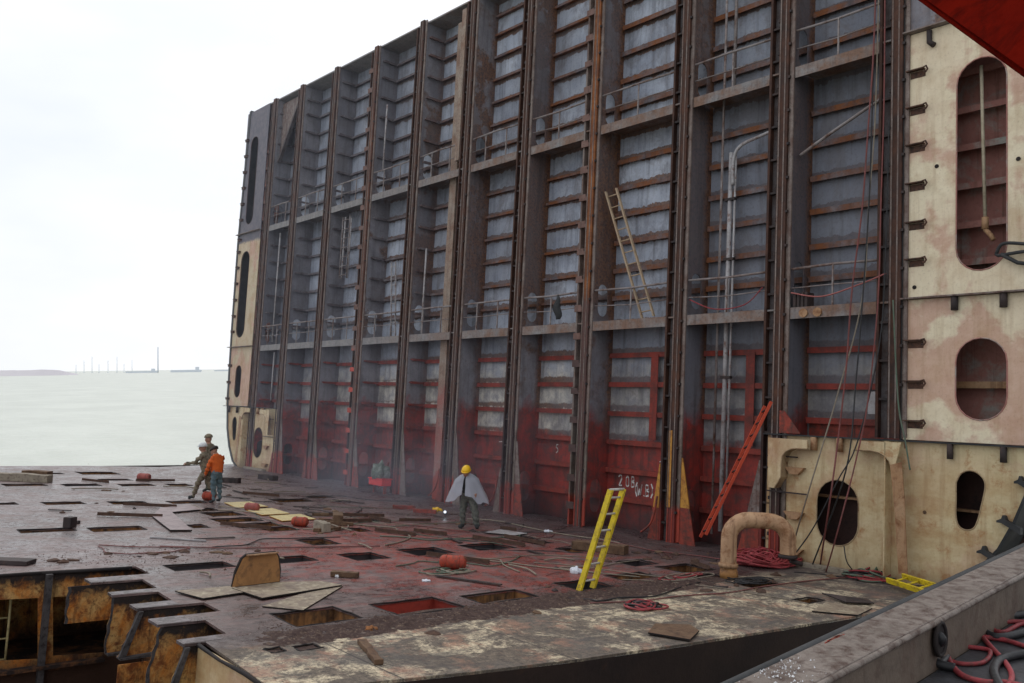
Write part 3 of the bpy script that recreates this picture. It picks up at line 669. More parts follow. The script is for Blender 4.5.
# ================================================================ WING TANKS (cream end frames)
def wing(side):
    right = side > 0
    mir = (lambda x: x) if right else (lambda x: -49.72 - x)
    name = 'wing_tank'
    lab = ('cream and pink cut end of the near wing tank with long slot openings' if right else
           'far wing tank end, grey above and cream below, at the seaward edge')
    root = thing(name, (mir(-7.3), 0, 0), lab, 'ship tank', 'wing tanks either side of the bulkhead')
    top = 18.05 if right else 18.34
    mt = 'cream_right' if right else 'cream_left'
    def fn(u, v, w): return (mir(u), w, v)
    # side tank panel above the hopper
    holes = [stadium(-7.55, -6.58, 6.44, 10.88, 10), stadium(-7.55, -6.58, 3.42, 5.07, 10)]
    if not right: holes[1] = stadium(-7.6, -6.95, 3.4, 5.0, 10)
    m = MB(); m.plate([(ER + .02, 2.97), (-6.02, 2.97), (-6.02, 5.93), (ER + .02, 5.93)], [holes[1]], fn, .03)
    m.plate([(ER + .02, 5.985), (-6.02, 5.985), (-6.02, 11.8), (ER + .02, 11.8)], [holes[0]], fn, .03)
    m.build('frame_panel', mt, root)
    up = [stadium(-7.55, -6.7, 12.3, 16.9, 10)]
    m = MB(); m.plate([(ER + .02, 11.86), (-6.02, 11.86), (-6.02, top), (ER + .02, top)], up, fn, .03)
    m.build('upper_panel', 'web_side' if right else mt, root)
    # collars round the openings
    for h in holes + up:
        m = MB(); m.tube([Vector(fn(p[0], p[1], -.0)) for p in h], .015, 6, closed=True); m.build('opening_collar', 'inner_pink' if right else 'flange', root)
    for z in (5.955, 11.83):
        m = MB(); a, b = sorted((mir(ER), mir(-5.95))); m.box(a, b, -.16, .25, z - .018, z + .012); m.build('ledge', 'walkway' if z > 11 else 'bracket_pale', root)
    # inside: back wall, stiffeners, hull side
    a, b = sorted((mir(ER), mir(-6.0)))
    m = MB(); m.box(a, b, 1.0, 1.03, -.2, top); m.build('inner_wall', 'inner_pink', root)
    for z in (3.37, 4.2, 6.8, 7.6, 8.45, 9.3, 10.13, 10.95, 12.7, 13.6, 14.5, 15.4, 16.3):
        m = MB(); m.box(a, b, .72, .999, z - .02, z + .02); m.box(a, b, .7, .72, z - .1, z + .04); m.build('inner_stiffener', 'inner_pink' if z > 5 else 'tan', root)
    hx = mir(-6.0)
    # bilge radius of the shell plating
    pts = [(-6.0, top + .05), (-6.0, 2.9), (-6.15, 2.15), (-6.4, 1.5), (-6.68, .95), (-7.05, .5), (-7.5, .2), (-8.1, .0), (-9.0, -.1)]
    if not right: pts = [(-6.22, top + .1), (-6.05, 15), (-5.9, 11.5), (-5.95, 7), (-6.1, 3.3), (-6.35, 1.8), (-6.75, .9), (-7.3, .2), (-8.2, -.2)]
    m = MB(); n = len(pts)
    ins = [(p[0] - (.05 if right else .2), p[1] + .02) for p in pts]
    m.prism([(mir(p[0]), p[1]) for p in pts + ins[::-1]], 1, -.1 if right else -.02, 1.1); m.build('shell_plating', 'hull_black', root)
    # stubs of the side stiffeners
    for z in (3.37, 4.2, 5.06, 6.8, 7.6, 8.45, 9.3, 10.13, 10.95, 11.6) + (() if right else (12.65, 13.5, 14.35, 15.2, 16.05, 16.9)):
        for base, d, L in (((ER, 1, .38),) if right else ()) + ((-6.06, -1, .3),):
            if z > 11 and right and d > 0: continue
            if right and d < 0: continue
            m = MB()
            x0, x1 = base + d * .06, base + d * (.06 + L)
            p0, p1 = sorted((mir(x0), mir(x1)))
            m.box(p0, p1, -.13, -.002, z - .012, z + .012)
            if right:
                pc = mir(x1)
                m.cur = 0
                m.tube([(pc, -.12, z + .0), (pc + .06, -.12, z + .02), (pc + .085, -.1, z - .05), (pc + .05, -.1, z - .1), (pc, -.1, z - .09)], .022, 6)
                m.box(p0 + .06, p1, -.008, -.002, z - .16, z - .02)
            else:
                m.box(p0, p1, -.1, -.004, z - .11, z - .014)
            m.build('stiffener_stub', 'stub_rust', root)
    if right:
        # two stubs under each ledge
        for x in (-7.55, -6.62):
            for z in (5.93,):
                m = MB(); m.tube([(x, -.07, z), (x, -.07, z - .28)], .075, 8); m.build('ledge_stub', 'dark_steel', root)
        m = MB(); m.tube([(-8.1, -.06, 11.75), (-8.1, -.06, 11.5), (-8.0, -.06, 11.4)], .06, 8); m.build('ledge_stub', 'dark_steel', root)
        # small drain holes
        for x, z in ((-7.95, 8.75), (-6.37, 8.6), (-8.4, 6.2)):
            m = MB(); m.tube([(x, -.012, z), (x, -.003, z)], .045, 8); m.build('drain_hole', 'soot', root)
    return root
WR = wing(1); WL = wing(-1)
# cream rope tail hanging in the big slot, on its hook
r = thing('hanging_line', (-7.15, .35, 6.9), 'cream line hanging down the long slot of the near wing tank with a shackle', 'rope')
m = MB(); m.tube([(-7.2, .35, 10.85), (-7.17, .35, 9.5), (-7.12, .35, 7.55)], .035, 7); m.build('line', 'rope_cream', r)
m = MB(); m.tube([(-7.12, .35, 7.6), (-7.12, .35, 7.35)], .07, 8); m.tube([(-7.12, .35, 7.35), (-7.0, .33, 7.2), (-6.95, .33, 7.1)], .05, 7); m.build('shackle', 'tan', r)
r = thing('lifting_shackle', (-6.3, -.1, 6.7), 'black shackle clamped on the right rim of the long slot', 'shackle')
m = MB(); m.tube(spline([(-6.75, -.08, 6.72), (-6.6, -.15, 6.9), (-6.2, -.15, 6.85), (-5.9, -.12, 6.8), (-5.9, -.12, 6.72), (-6.3, -.14, 6.7), (-6.7, -.1, 6.68)]), .035, 7, closed=True); m.build('bow', 'hull_black', r)
m = MB(); m.tube([(-6.65, -.12, 6.7), (-6.35, -.12, 6.5), (-6.0, -.12, 6.42)], .04, 7); m.build('pin', 'hull_black', r)

def hopper(side):
    right = side > 0
    mir = (lambda x: x) if right else (lambda x: -49.72 - x)
    root = thing('hopper_tank', (mir(-9.2), 0, 0), 'rust-stained cream hopper tank end with oval manholes under the near wing tank' if right else
                 'small distant cream hopper tank end standing beside the three workers', 'ship tank', 'hopper tanks at the foot of the bulkhead')
    def fn(u, v, w): return (mir(u), w, v)
    tp_ = [(-7.53, 2.16), (-7.44, 2.34), (-7.27, 2.42), (-7.08, 2.35), (-6.98, 2.16), (-7.05, 1.75), (-7.13, 1.42), (-7.21, 1.28), (-7.34, 1.24), (-7.47, 1.3), (-7.53, 1.48), (-7.53, 1.8)]
    taper = [(p.x, p.y) for p in spline([Vector((q[0], q[1], 0)) for q in tp_ + tp_[:1]], 4)[:-1]]
    outer = [(HR + .03, -.25), (-8.0, -.25), (-7.5, .21), (-7.06, .52), (-6.7, .97), (-6.42, 1.52), (-6.17, 2.17), (-6.06, 2.92), (HR + .03, 2.92)]
    if not right: outer = [(HR + .03, -.25), (-8.0, -.25), (-7.4, .13), (-6.85, .9), (-6.45, 1.8), (-6.4, 2.92), (HR + .03, 2.92)]
    m = MB(); m.plate(outer, [stadium(-10.57, -9.58, .55, 2.0, 10), taper], fn, .03); m.build('frame_panel', 'cream_low', root)
    for h in (stadium(-10.57, -9.58, .55, 2.0, 10), taper):
        m = MB(); m.tube([Vector(fn(p[0], p[1], 0)) for p in h], .014, 6, closed=True); m.build('opening_collar', 'cream_shade', root)
    a, b = sorted((mir(HR - .03), mir(-5.98)))
    m = MB(); m.box(a, b, -.13, .1, 2.925, 2.955); m.build('ledge', 'hull_black', root)
    m = MB(); m.box(a + .1, b - .4, .8, .83, -.3, 2.9); m.build('inner_wall', 'cell_dark', root)
    m = MB(); m.box(a + .1, b - .2, .55, .8, 1.55, 1.6); m.build('inner_stiffener', 'tan', root)
    # divider that flares towards the top
    xs = mir(-8.86)
    pass
    def px(q, yy=-.3): p_ = at(q[0], q[1], 1, yy); return (mir(p_.x), p_.z)
    m = MB(); m.prism([(-.3, -.02), (-.004, -.02), (-.004, 2.92), (-.3, 2.92)], 0, xs - .012, xs + .012); m.build('divider', 'cream_low', root)
    m = MB(); m.prism([px(q) for q in ((890.5, 465), (902, 462), (905, 500), (908, 574), (899, 574), (895, 510))], 1, -.325, -.3); m.build('divider_flange', 'tan', root)
    def bracket_with_lip(outer_, inner_):
        P_ = [px(q) for q in outer_ + inner_]
        m = MB(); m.plate(P_, [], lambda u, v, w: (u, -.3 + w, v), .02); m.build('corner_bracket', 'cream_low', root)
        Q_ = [px(q) for q in inner_]; m = MB(); m.tube([(q[0], -.29, q[1]) for q in Q_], .018, 6); m.build('bracket_lip', 'cream_shade', root)
        m = MB(); n_ = len(Q_); m.add([(q[0], -.28, q[1]) for q in Q_] + [(q[0], -.01, q[1]) for q in Q_], [(i, i + 1, i + 1 + n_, i + n_) for i in range(n_ - 1)]); m.build('bracket_web', 'cream_shade', root)
    bracket_with_lip([(900, 441), (893, 472)] if False else [(853, 440.5), (901, 442.5)], [(894, 470), (891, 468), (889, 461), (885, 456), (879, 452.5), (870, 450.5), (853, 450)])
    bracket_with_lip([(768, 487), (768, 437.5), (807, 440)], [(807, 449), (796, 448.3), (790, 449), (785, 451.5), (782, 456), (781, 462), (780.6, 477), (774, 488)])
    for (qa, qb) in (((768, 455), (797, 456)), ((766, 490), (807, 494))):
        a_, b_ = px(qa, -.12), px(qb, -.12); p0, p1 = sorted((a_[0], b_[0])); m = MB(); m.box(p0, p1, -.14, -.08, a_[1] - .02, a_[1] + .01); m.build('shelf_edge', 'dark_steel', root)
    for z in (2.2, 1.18, .35):
        m = MB(); m.prism([(mir(-11.35), z), (mir(-10.85), z), (mir(-11.0), z - .16), (mir(-11.2), z - .16)], 1, -.12, -.01); m.build('scallop_lug', 'tan', root)
    for x in (-10.62, -10.0, -7.62, -6.62):
        m = MB(); m.tube([(mir(x), -.08, 2.92), (mir(x), -.08, 2.62)], .08 if x < -8 else .065, 8); m.build('ledge_stub', 'tan' if x < -8 else 'dark_steel', root)
    # bilge frames
    if right:
        for (x, z, dx) in ((-6.05, 2.12, -.36), (-6.3, 1.35, -.42), (-6.66, .72, -.42)):
            m = MB(); m.prism([(x, z - .06), (x + dx * .8, z + .12), (x + dx, z + .12), (x + dx * 1.0, z + .16), (x + dx * .8, z + .2), (x + dx * .74, z + .27), (x + dx * .66, z + .26), (x + dx * .6, z + .18), (x, z + .06)], 1, -.16, -.02)
            m.build('bilge_frame', 'hull_black', root)
    m = MB(); m.tube([(mir(-8.15), -.012, 1.5), (mir(-8.15), -.003, 1.5)], .04, 8); m.build('drain_hole', 'timber', root)
    a, b = sorted((mir(-11.2), mir(-9.1)))
    m = MB(); m.box(a, b, -.22, -.02, .0, .09); m.build('sill_bar', 'pale_timber', root)
    return root
hopper(1); hopper(-1)

# ================================================================ THE TANK TOP (deck)
raw = [(604, 660, 573, 580), (660, 712, 564, 573), (692, 733, 574, 583), (733, 782, 581, 588), (616, 657, 560, 566), (560, 583, 548, 553), (556, 612, 580, 590),
       (502, 533, 536, 540), (524, 551, 540, 544), (340, 387, 553, 560), (399, 451, 548, 555), (461, 513, 543.5, 550), (349, 369, 528, 532), (299, 336, 539, 545), (260, 298, 527, 531),
       (229, 283, 523, 527), (210, 261, 518, 522), (202, 242, 512, 516), (192, 218, 508.5, 511), (166, 207, 501, 503.5), (271, 312, 499, 502), (306, 333, 496, 498),
       (350, 376, 519, 522), (186, 208, 524.5, 528), (1, 47, 484, 486), (61, 101, 484, 486), (117, 154, 484, 486), (166, 191, 484, 486), (-30, 18, 503, 505), (40, 86, 502, 504.5),
       (107, 148, 501.5, 504), (15, 78, 529, 532), (85, 147, 527, 531), (77, 117, 472, 474.5), (98, 131, 479, 480.5), (44, 63, 473, 474), (-70, -2, 533, 536), (-70, -20, 484, 486)]
HOLES = []
for x0, x1, y0, y1 in raw:
    xm = (x0 + x1) / 2; ym = (y0 + y1) / 2
    X0 = dk(xm - 3, y0).x; X1 = dk(xm + 3, y1).x; Y0 = dk(x0, ym).y; Y1 = dk(x1, ym).y
    if X1 - X0 < .5: c = (X0 + X1) / 2; X0, X1 = c - .28, c + .28
    HOLES.append((X0, X1, Y0 + .05, Y1 - .02))
HOLES += [(-11.92, -11.05, -10.85, -9.62), (-11.78, -11.12, -9.2, -7.95), (-16.5, -15.85, -12.45, -11.3), (-12.08, -11.18, -12.48, -11.4), (-16.5, -15.85, -10.72, -9.62),
          (-10.35, -10.15, -13.35, -13.15), (-10.3, -10.05, -13.0, -12.7), (-8.75, -8.4, -4.0, -3.4)]
def clash(a, b, g=.05): return not (a[1] + g < b[0] or b[1] + g < a[0] or a[3] + g < b[2] or b[3] + g < a[2])
keep = []
for h in HOLES:
    if not any(clash(h, k) for k in keep): keep.append(h)
HOLES = keep
fingers = [(-16.62, -15.82, -12.9, None), (-15.82, -15.42, None, -13.95), (-15.4, -14.56, -13.2, None)]
outline = [(-43.5, .95), (-8.0, .95), (-8.06, .5), (-7.6, -1.58), (-7.36, -2.92), (-7.44, -4.25), (-7.57, -6.12), (-7.75, -8.2), (-7.98, -10.18), (-8.25, -11.7), (-8.56, -13.05), (-8.8, -13.95),
           (-11.03, -13.82), (-11.05, -14.07), (-11.3, -14.07), (-11.3, -13.43), (-12.14, -13.38), (-12.16, -14.0), (-12.56, -13.98), (-12.56, -12.98), (-13.22, -12.97),
           (-13.24, -13.93), (-13.55, -13.93), (-13.57, -13.32), (-14.28, -13.29), (-14.3, -13.95), (-14.56, -13.95), (-14.56, -13.21), (-15.38, -13.17), (-15.4, -13.95),
           (-15.82, -13.95), (-15.82, -12.9), (-16.62, -12.89), (-16.75, -14.4), (-16.8, -24), (-42, -24), (-41.6, -10.4), (-41.9, -7), (-41.2, -4)]
def hpoly(h):
    a, b, c, d = h; j = lambda: U(-.02, .02)
    return [(a + j(), c + j()), (a + j(), d + j()), (b + j(), d + j()), (b + j(), c + j())]
hps = [hpoly(h) for h in HOLES]
m = MB(); m.keep_origin = True
m.plate(outline, hps, lambda u, v, w: (u, v, -w), .035)
for k, h in enumerate(hps):
    m.cur = 2 if k in (10, 9, 11, 4, 6, 25) else 1
    if h[0][0] > -12 and -11 < h[0][1] < -10.5: m.cur = 3
    if -16.6 < h[0][0] < -15.8 : m.cur = 2
    a = min(p[0] for p in h) - .01; b = max(p[0] for p in h) + .01; c = min(p[1] for p in h) - .01; d = max(p[1] for p in h) + .01
    zt, zb = -.03, (-1.3 if m.cur != 3 else -.35)
    m.add([(a, c, zt), (b, c, zt), (b, d, zt), (a, d, zt), (a, c, zb), (b, c, zb), (b, d, zb), (a, d, zb)], [(0, 1, 5, 4), (1, 2, 6, 5), (2, 3, 7, 6), (3, 0, 4, 7), (4, 5, 6, 7)])
m.cur = 5
for h in hps:
    lp = []
    for q in range(4):
        p0, p1 = h[q], h[(q + 1) % 4]
        for j in range(5): tt = j / 5; lp.append(Vector((p0[0] + (p1[0] - p0[0]) * tt + U(-.008, .008), p0[1] + (p1[1] - p0[1]) * tt + U(-.008, .008), U(-.012, .004))))
    m.tube(lp, .014, 4, closed=True)
# near edge of the block falls away to the water
m.cur = 4
edge = outline[2:13]
for p, q in zip(edge[:-1], edge[1:]):
    if q[0] < -9: break
    m.add([(p[0], p[1], -.036), (q[0], q[1], -.036), (q[0] - .35, q[1], -4.5), (p[0] - .35, p[1], -4.5)], [(0, 1, 2, 3)])
m.add([(-43.5, .95, -.036), (-41.6, -10.4, -.036), (-42, -24, -.036), (-42, -24, -5), (-41.6, -10.4, -5), (-43.5, .95, -5)], [(0, 1, 4, 5), (1, 2, 3, 4)])
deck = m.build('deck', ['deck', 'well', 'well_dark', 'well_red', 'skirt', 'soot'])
tag(deck, 'scorched ship tank top pierced by rows of rectangular cut openings', None, None, 'structure'); 

# cut-open double bottom at the left corner
D = thing('double_bottom', (-14, -14.5, -1.9), 'burnt orange cut cells of the double bottom open below the deck corner', 'ship structure')
def dbp(x, y): p_ = at(x, y, 0, -16.72); return (p_.y, p_.z)
DBH = [[dbp(-60, 603), dbp(38, 598), dbp(38, 659), dbp(-60, 664)], [dbp(53, 597), dbp(112, 594), dbp(112, 652), dbp(53, 656)]]
# outer floor with lightening openings, in the plane of the deck edge
m = MB()
m.plate([(-24, -2.6), (-12.6, -2.6), (-12.6, -.05), (-24, -.05)], DBH,
        lambda u, v, w: (-16.72 - w, u, v), .03)
m.build('floor_plate', 'burnt', D)
m = MB(); m.box(-16.7, -16.55, -24, -13.3, -1.62, -1.56); m.build('floor_flange', 'burnt_dark', D)
m = MB(); py_ = at(46, 620, 0, -16.6).y; m.box(-16.7, -16.6, py_ - .05, py_ + .05, -2.6, -.04); m.build('post', 'ash', D)
m = MB(); m.box(-19.2, -19.15, -24, -12.5, -3, -.1); m.build('inner_bulkhead', 'burnt', D)
m = MB(); m.box(-16.68, -9.1, -24, -12.2, -3.0, -2.97); m.build('bottom_plate', 'burnt_dark', D)
m = MB(); m.box(-24, -16.75, -24, -12.2, -1.72, -1.7); m.build('bottom_plate', 'burnt_dark', D)
# small ladder inside the opening
ld = MB()
ly = at(8, 630, 0, -17.3).y
for y in (ly, ly - .42): ld.tube([(-17.3, y, -1.7), (-17.3, y, -.3)], .022, 6)
for k in range(4): ld.tube([(-17.3, ly, -1.55 + k * .35), (-17.3, ly - .42, -1.55 + k * .35)], .017, 6)
ld.build('inside_ladder', 'yellow_plate', D)
# floor plates hanging under each finger
for k, (X, tip, over, slope, depth) in enumerate(((-15.43, -13.95, .36, .02, .62), (-14.31, -13.95, .02, .05, .86), (-13.26, -13.93, .0, .22, .66), (-12.18, -13.99, .0, .16, .86), (-11.07, -14.06, .0, .24, .72))):
    rag = []
    for j in range(0, 9): rag.append((tip - over - slope * j / 8 + U(-.018, .018), -.04 - (depth - .04) * j / 8))
    low = [(-13.0 + U(-.02, .02), -depth + U(-.04, .04)), (-12.2, -depth)]
    poly = rag + low + [(-12.2, -.04)]
    m = MB(); m.prism(poly, 0, X - .01, X + .01); m.build('cut_floor', 'burnt', D)
    m = MB(); w_ = [U(.02, .05) for _ in rag]
    m.prism([(p[0] - .005, p[1]) for p in rag] + [(p[0] + w__, p[1]) for p, w__ in list(zip(rag, w_))[::-1]], 0, X + .011, X + .016)
    if k in (2, 4): m.prism([(rag[0][0], rag[0][1]), (rag[-1][0], rag[-1][1]), (rag[-1][0] + .1, rag[-1][1]), (rag[0][0] + .06, rag[0][1])], 0, X + .017, X + .07)
    m.build('charred_edge', 'ash', D)
    if k: m = MB(); m.box(X - .1, X + .1, rag[-1][0] + .02, -12.6, -depth - .03, -depth - .0); m.build('floor_flange', 'ash', D)
for k, (a, b) in enumerate(((-15.82, -15.42), (-14.56, -14.3), (-13.57, -13.24), (-12.56, -12.16), (-11.3, -11.05))):
    m = MB(); tp = (-13.97, -13.97, -13.95, -14.02, -14.09)[k]; m.box(a + .01, b - .005, tp, tp + .03, -.036, .002); m.box(a + .012, b - .012, tp + .03, tp + .75 * (.6 + .3 * rnd()), .001, .004); m.build('finger_tip', 'tip', D)
for k, (x0, x1, y, zt, zb) in enumerate(((-14.3, -11.1, -12.7, -.05, -2.9), (-16.7, -14.3, -12.6, -.05, -2.9))):
    m = MB(); m.box(x0, x1, y, y + .02, zb, zt); m.build('girder', 'burnt_dark', D)
m = MB(); m.box(-13.02, -13.0, -14.22, -12.7, -1.18, -.7); m.build('lower_floor', 'burnt', D)
m = MB(); m.box(-13.1, -12.85, -14.25, -12.7, -1.24, -1.2); m.build('floor_flange', 'ash', D)
m = MB(); m.box(-12.2, -12.18, -14.4, -12.7, -2.2, -1.45); m.build('lower_floor', 'burnt', D)
m = MB(); m.box(-12.3, -12.05, -14.45, -12.7, -1.45, -1.41); m.build('floor_flange', 'ash', D)
m = MB(); m.box(-14.3, -14.28, -14.15, -13.6, -2.6, -1.7); m.build('lower_floor', 'burnt', D)
m = MB(); m.box(-11.3, -11.06, -14.28, -13.5, -.8, -.76); m.build('cell_bottom', 'ash', D)
m = MB(); m.box(-11.05, -8.85, -13.9, -13.87, -3, -.04); m.build('cream_face', 'cream_low', D)
m = MB(); m.tube([(-11.05, -13.9, -.03), (-10.3, -13.93, -.04), (-9.6, -13.92, -.03), (-8.8, -13.95, -.04)], [.03, .02, .03, .025], 6); m.build('charred_edge', 'soot', D)
# ragged black scorch rim on the tank top edge there
m = MB()
for a, b in (((-16.78, -24), (-16.74, -14.4)), ((-16.74, -14.4), (-16.62, -12.95))): m.tube([(a[0], a[1], -.03), (b[0], b[1], -.03)], .035, 6)
m.build('charred_edge', 'soot', D)

# ================================================================ LOOSE THINGS ON THE DECK
def ladder(name, label, foot, top, wdir, width, n, mrail, mrung, rw=.07, rd=.03, cat='ladder', foot_off=0):
    foot, top, wd = Vector(foot), Vector(top), Vector(wdir).normalized()
    r = thing(name, foot, label, cat)
    d = (top - foot); nrm = d.cross(wd).normalized()
    for s in (-1, 1):
        m = MB(); L = d.length / 2; m.obox((foot + top) / 2 + wd * s * width / 2, d.normalized() * L, wd * rd / 2, nrm * rw / 2); m.build('rail', mrail, r)
    for k in range(n):
        t = (k + .5) / n; c = foot + d * t
        m = MB(); m.tube([c - wd * width / 2, c + wd * width / 2], .02, 6); m.build('rung', mrung, r)
    return r
# yellow ladder
fa = dk(586, 589); tb = at(617, 489.5, 1, fa.y + .55)
yl = ladder('yellow_ladder', 'yellow ladder with pale rungs standing upright on the deck near the bulkhead', fa, tb, (dk(598, 586) - dk(578, 590)), .42, 6, 'yellow', 'alu', .1, .06)
m = MB(); d = (dk(598, 586) - dk(578, 590)).normalized(); m.tube([tb - d * .24, tb + d * .24], .025, 6); m.build('rung', 'alu', yl)
# red ladder
f2 = at(703, 536, 1, -.75); t2 = at(768, 404, 1, -.12)
ladder('red_ladder', 'long red ladder leaning steeply against the bulkhead behind the bent pipe', f2, t2, (.85, -.5, .3), .34, 11, 'red_ladder', 'dark_steel', .07, .035)
# cream ladder on the walkway
f3 = Vector((-15.9, .2, 6.0)); t3 = at(611, 190, 1, .2)
ladder('cream_ladder', 'weathered cream ladder leaning inside the bay above the lower walkway', f3, t3, (1, 0, .1), .42, 11, 'cream_ladder', 'cream_ladder', .07, .05)
# lying yellow ladder
a = dk(895, 578, .18); b = dk(940, 592, .18)
dv = (b - a).normalized()
ladder('yellow_ladder', 'yellow ladder lying flat on the deck beside the steel coaming', a, b + dv * .8, (Vector((0, 0, 1)).cross(dv) + Vector((0, 0, .25))), .36, 6, 'yellow', 'yellow', .1, .05)
# tall narrow ladder standing in fifth bay
ladder('thin_ladder', 'thin pale ladder standing on the lower walkway in a far bay', (-28.6, .1, 5.95), (-28.9, .1, 8.9), (1, 0, 0), .3, 8, 'pale_pipe', 'pale_pipe', .05, .03)

# bent vent pipe
base = dk(728, 576); rt = (Vector((RC[0][0], RC[1][0], 0))).normalized()
R_ = thing('bent_pipe', base, 'thick tan pipe bent over like a goose neck, standing by the cable heap', 'pipe')
rr = .42; hh = .78
pts = [base + Vector((0, 0, -.1)), base + Vector((0, 0, .3)), base + Vector((0, 0, hh))]
for k in range(1, 7): an = math.pi / 2 * k / 6; pts.append(base + rt * (rr - rr * math.cos(an)) + Vector((0, 0, hh + rr * math.sin(an) * .9)))
L2 = 1.22
for k in range(0, 7): an = math.pi / 2 * k / 6; pts.append(base + rt * (L2 - rr + rr * math.sin(an)) + Vector((0, 0, hh + rr * .9 * math.cos(an))))
pts.append(base + rt * L2 + Vector((0, 0, .5)))
m = MB(); m.tube(pts, .165, 16, cap=False); m.tube(pts[::-1], .14, 16, cap=False); m.build('pipe_body', 'peach', R_)
m = MB(); m.tube([base + Vector((0, 0, .18)), base + Vector((0, 0, .26))], .2, 14); m.build('collar', 'tan', R_)
m = MB(); m.tube([base + Vector((.02, 0, -.06)), base + Vector((0, 0, .18))], .2, 9, r1=.17); m.build('broken_foot', 'brown_plate', R_)
e = base + rt * L2 + Vector((0, 0, .47))
m = MB(); m.tube([e + Vector((0, 0, -.05)), e + Vector((0, 0, .02))], .19, 14); m.build('collar', 'dark_steel', R_)
m = MB(); m.tube([e + rt * .05 + Vector((0, 0, -.1)), e + rt * .3 + Vector((0, 0, -.16))], .05, 8); m.build('valve', 'dark_steel', R_)

def coil(name, label, cx, cy, rx, ry, n, mats, r=.02, h=.25, cat='hose', grp=None):
    """a loose heap of hose loops lying about the deck point (cx, cy)"""
    cen = Vector((cx, cy, 0)); root = thing(name, cen, label, cat, grp)
    for mi, mt in enumerate(mats):
        m = MB()
        for k in range(n // len(mats)):
            a0 = U(0, 6.28); s = U(.45, 1.0); ox, oy = U(-.35, .35) * rx, U(-.35, .35) * ry; pts = []
            zb = U(.02, h); wob = U(.1, .3); turns = U(.6, 1.15)
            for j in range(15):
                a = a0 + 2 * math.pi * turns * j / 14
                q = s * (1 + wob * math.sin(2 * a + a0))
                dd = math.hypot(ox / rx + .6 * math.cos(a), oy / ry + .6 * math.sin(a))
                pts.append(cen + Vector((ox + rx * q * math.cos(a) * .75, oy + ry * q * math.sin(a) * .75, r + max(.0, zb * (1.15 - dd * .8)) * (.8 + .3 * math.sin(3 * a)))))
            m.tube(spline(pts, 2), r, 5)
        m.build('hose_loops', mt, root)
    return root
p = dk(764, 563); coil('hose_heap', 'big tangled heap of red hoses piled against the foot of the bulkhead', p.x, p.y, .8, 1.0, 44, ['hose_red', 'hose_red'], .022, .32)
p = dk(876, 577); coil('hose_heap', 'tangled heap of green, red and black cables next to the lying yellow ladder', p.x, p.y, .55, .95, 42, ['hose_green', 'hose_red', 'hose_black'], .018, .22)
p = dk(642, 607); coil('hose_heap', 'small red and dark hose coil lying alone on the crusted deck', p.x, p.y, .35, .45, 14, ['hose_red', 'hose_black'], .016, .07)
p = dk(738, 580); coil('hose_heap', 'dark hose coils lying over an opening behind the crusted deck strip', p.x + .2, p.y, .4, .7, 8, ['hose_black'], .014, .05)
p = dk(822, 566); coil('hose_heap', 'black hose knot below the hanging hoses near the oval manhole', p.x, p.y, .2, .3, 8, ['hose_black'], .016, .25)
p = dk(452, 572); coil('hose_heap', 'pale green rope coil lying around the red drum', p.x, p.y, .5, .8, 7, ['rope_tan', 'hose_green'], .014, .03)
p = dk(690, 577); coil('hose_heap', 'pale and red cables scattered loosely mid deck before the bent pipe', p.x, p.y, .3, .9, 7, ['rope_tan', 'hose_red'], .012, .03)

def hose(pts, r, mt, label, z=.02, cat='hose', k=6, wob=0.05):
    P = []
    for q in pts: P.append(dk(q[0], q[1], z + (q[2] if len(q) > 2 else 0)))
    Q = []
    for i in range(len(P) - 1):
        Q.append(P[i])
        mid = (P[i] + P[i + 1]) / 2; mid.x += U(-wob, wob); mid.y += U(-wob, wob); Q.append(mid)
    Q.append(P[-1])
    m = MB(); m.tube(spline(Q, k), r, 6); o = m.build('hose', mt); return tag(o, label, cat)
hose([(98, 546), (105, 552), (130, 554), (170, 552), (190, 548), (150, 547), (110, 545.5), (99, 545)], .012, 'hose_deck', 'flattened pinkish hose loop lying on the left part of the deck')
hose([(160, 546), (230, 548), (300, 547), (380, 546)], .012, 'hose_deck', 'long pink hose running straight across the deck behind the loop')
hose([(212, 547), (245, 545), (262, 539), (300, 538), (340, 537)], .012, 'hose_black', 'thin dark hose waving across the deck past a small opening')
hose([(520, 572), (500, 560), (470, 558), (510, 563), (560, 569), (600, 573)], .014, 'rope_tan', 'tan rope trailing from the red drum toward the yellow ladder', wob=.1)
hose([(700, 582), (655, 596), (600, 601), (565, 598)], .014, 'hose_black', 'black cable running over the crust to the small coil', wob=.15)
hose([(590, 603), (680, 596), (760, 587), (850, 577)], .013, 'hose_deck', 'red hose running along the crust toward the cable heap', wob=.15)
hose([(600, 540), (650, 550), (700, 556), (735, 560)], .014, 'hose_deck', 'pink hose lying along the foot of the bulkhead toward the bent pipe', wob=.1)
hose([(505, 522), (540, 530), (575, 536), (620, 543)], .016, 'rope_tan', 'tan line along the bulkhead foot behind the yellow ladder', wob=.1)
hose([(380, 536), (430, 540), (480, 538), (520, 536), (505, 531)], .016, 'hose_green', 'greenish hose lying in front of the plastic draped worker', wob=.15)
hose([(385, 545), (410, 536), (395, 528), (350, 524), (330, 531)], .016, 'rope_tan', 'tan rope snaking left of the middle openings', wob=.15)
hose([(345, 512), (380, 520), (430, 527), (470, 532)], .012, 'hose_deck', 'red hose running toward the feet of the plastic draped worker', wob=.15)
hose([(640, 560), (600, 566), (560, 568), (640, 577)], .012, 'rope_tan', 'thin rope looping past the feet of the yellow ladder', wob=.1)
hose([(396, 566), (420, 561), (455, 562), (490, 566), (520, 556)], .013, 'hose_green', 'green cord curling behind the red drum', wob=.1)
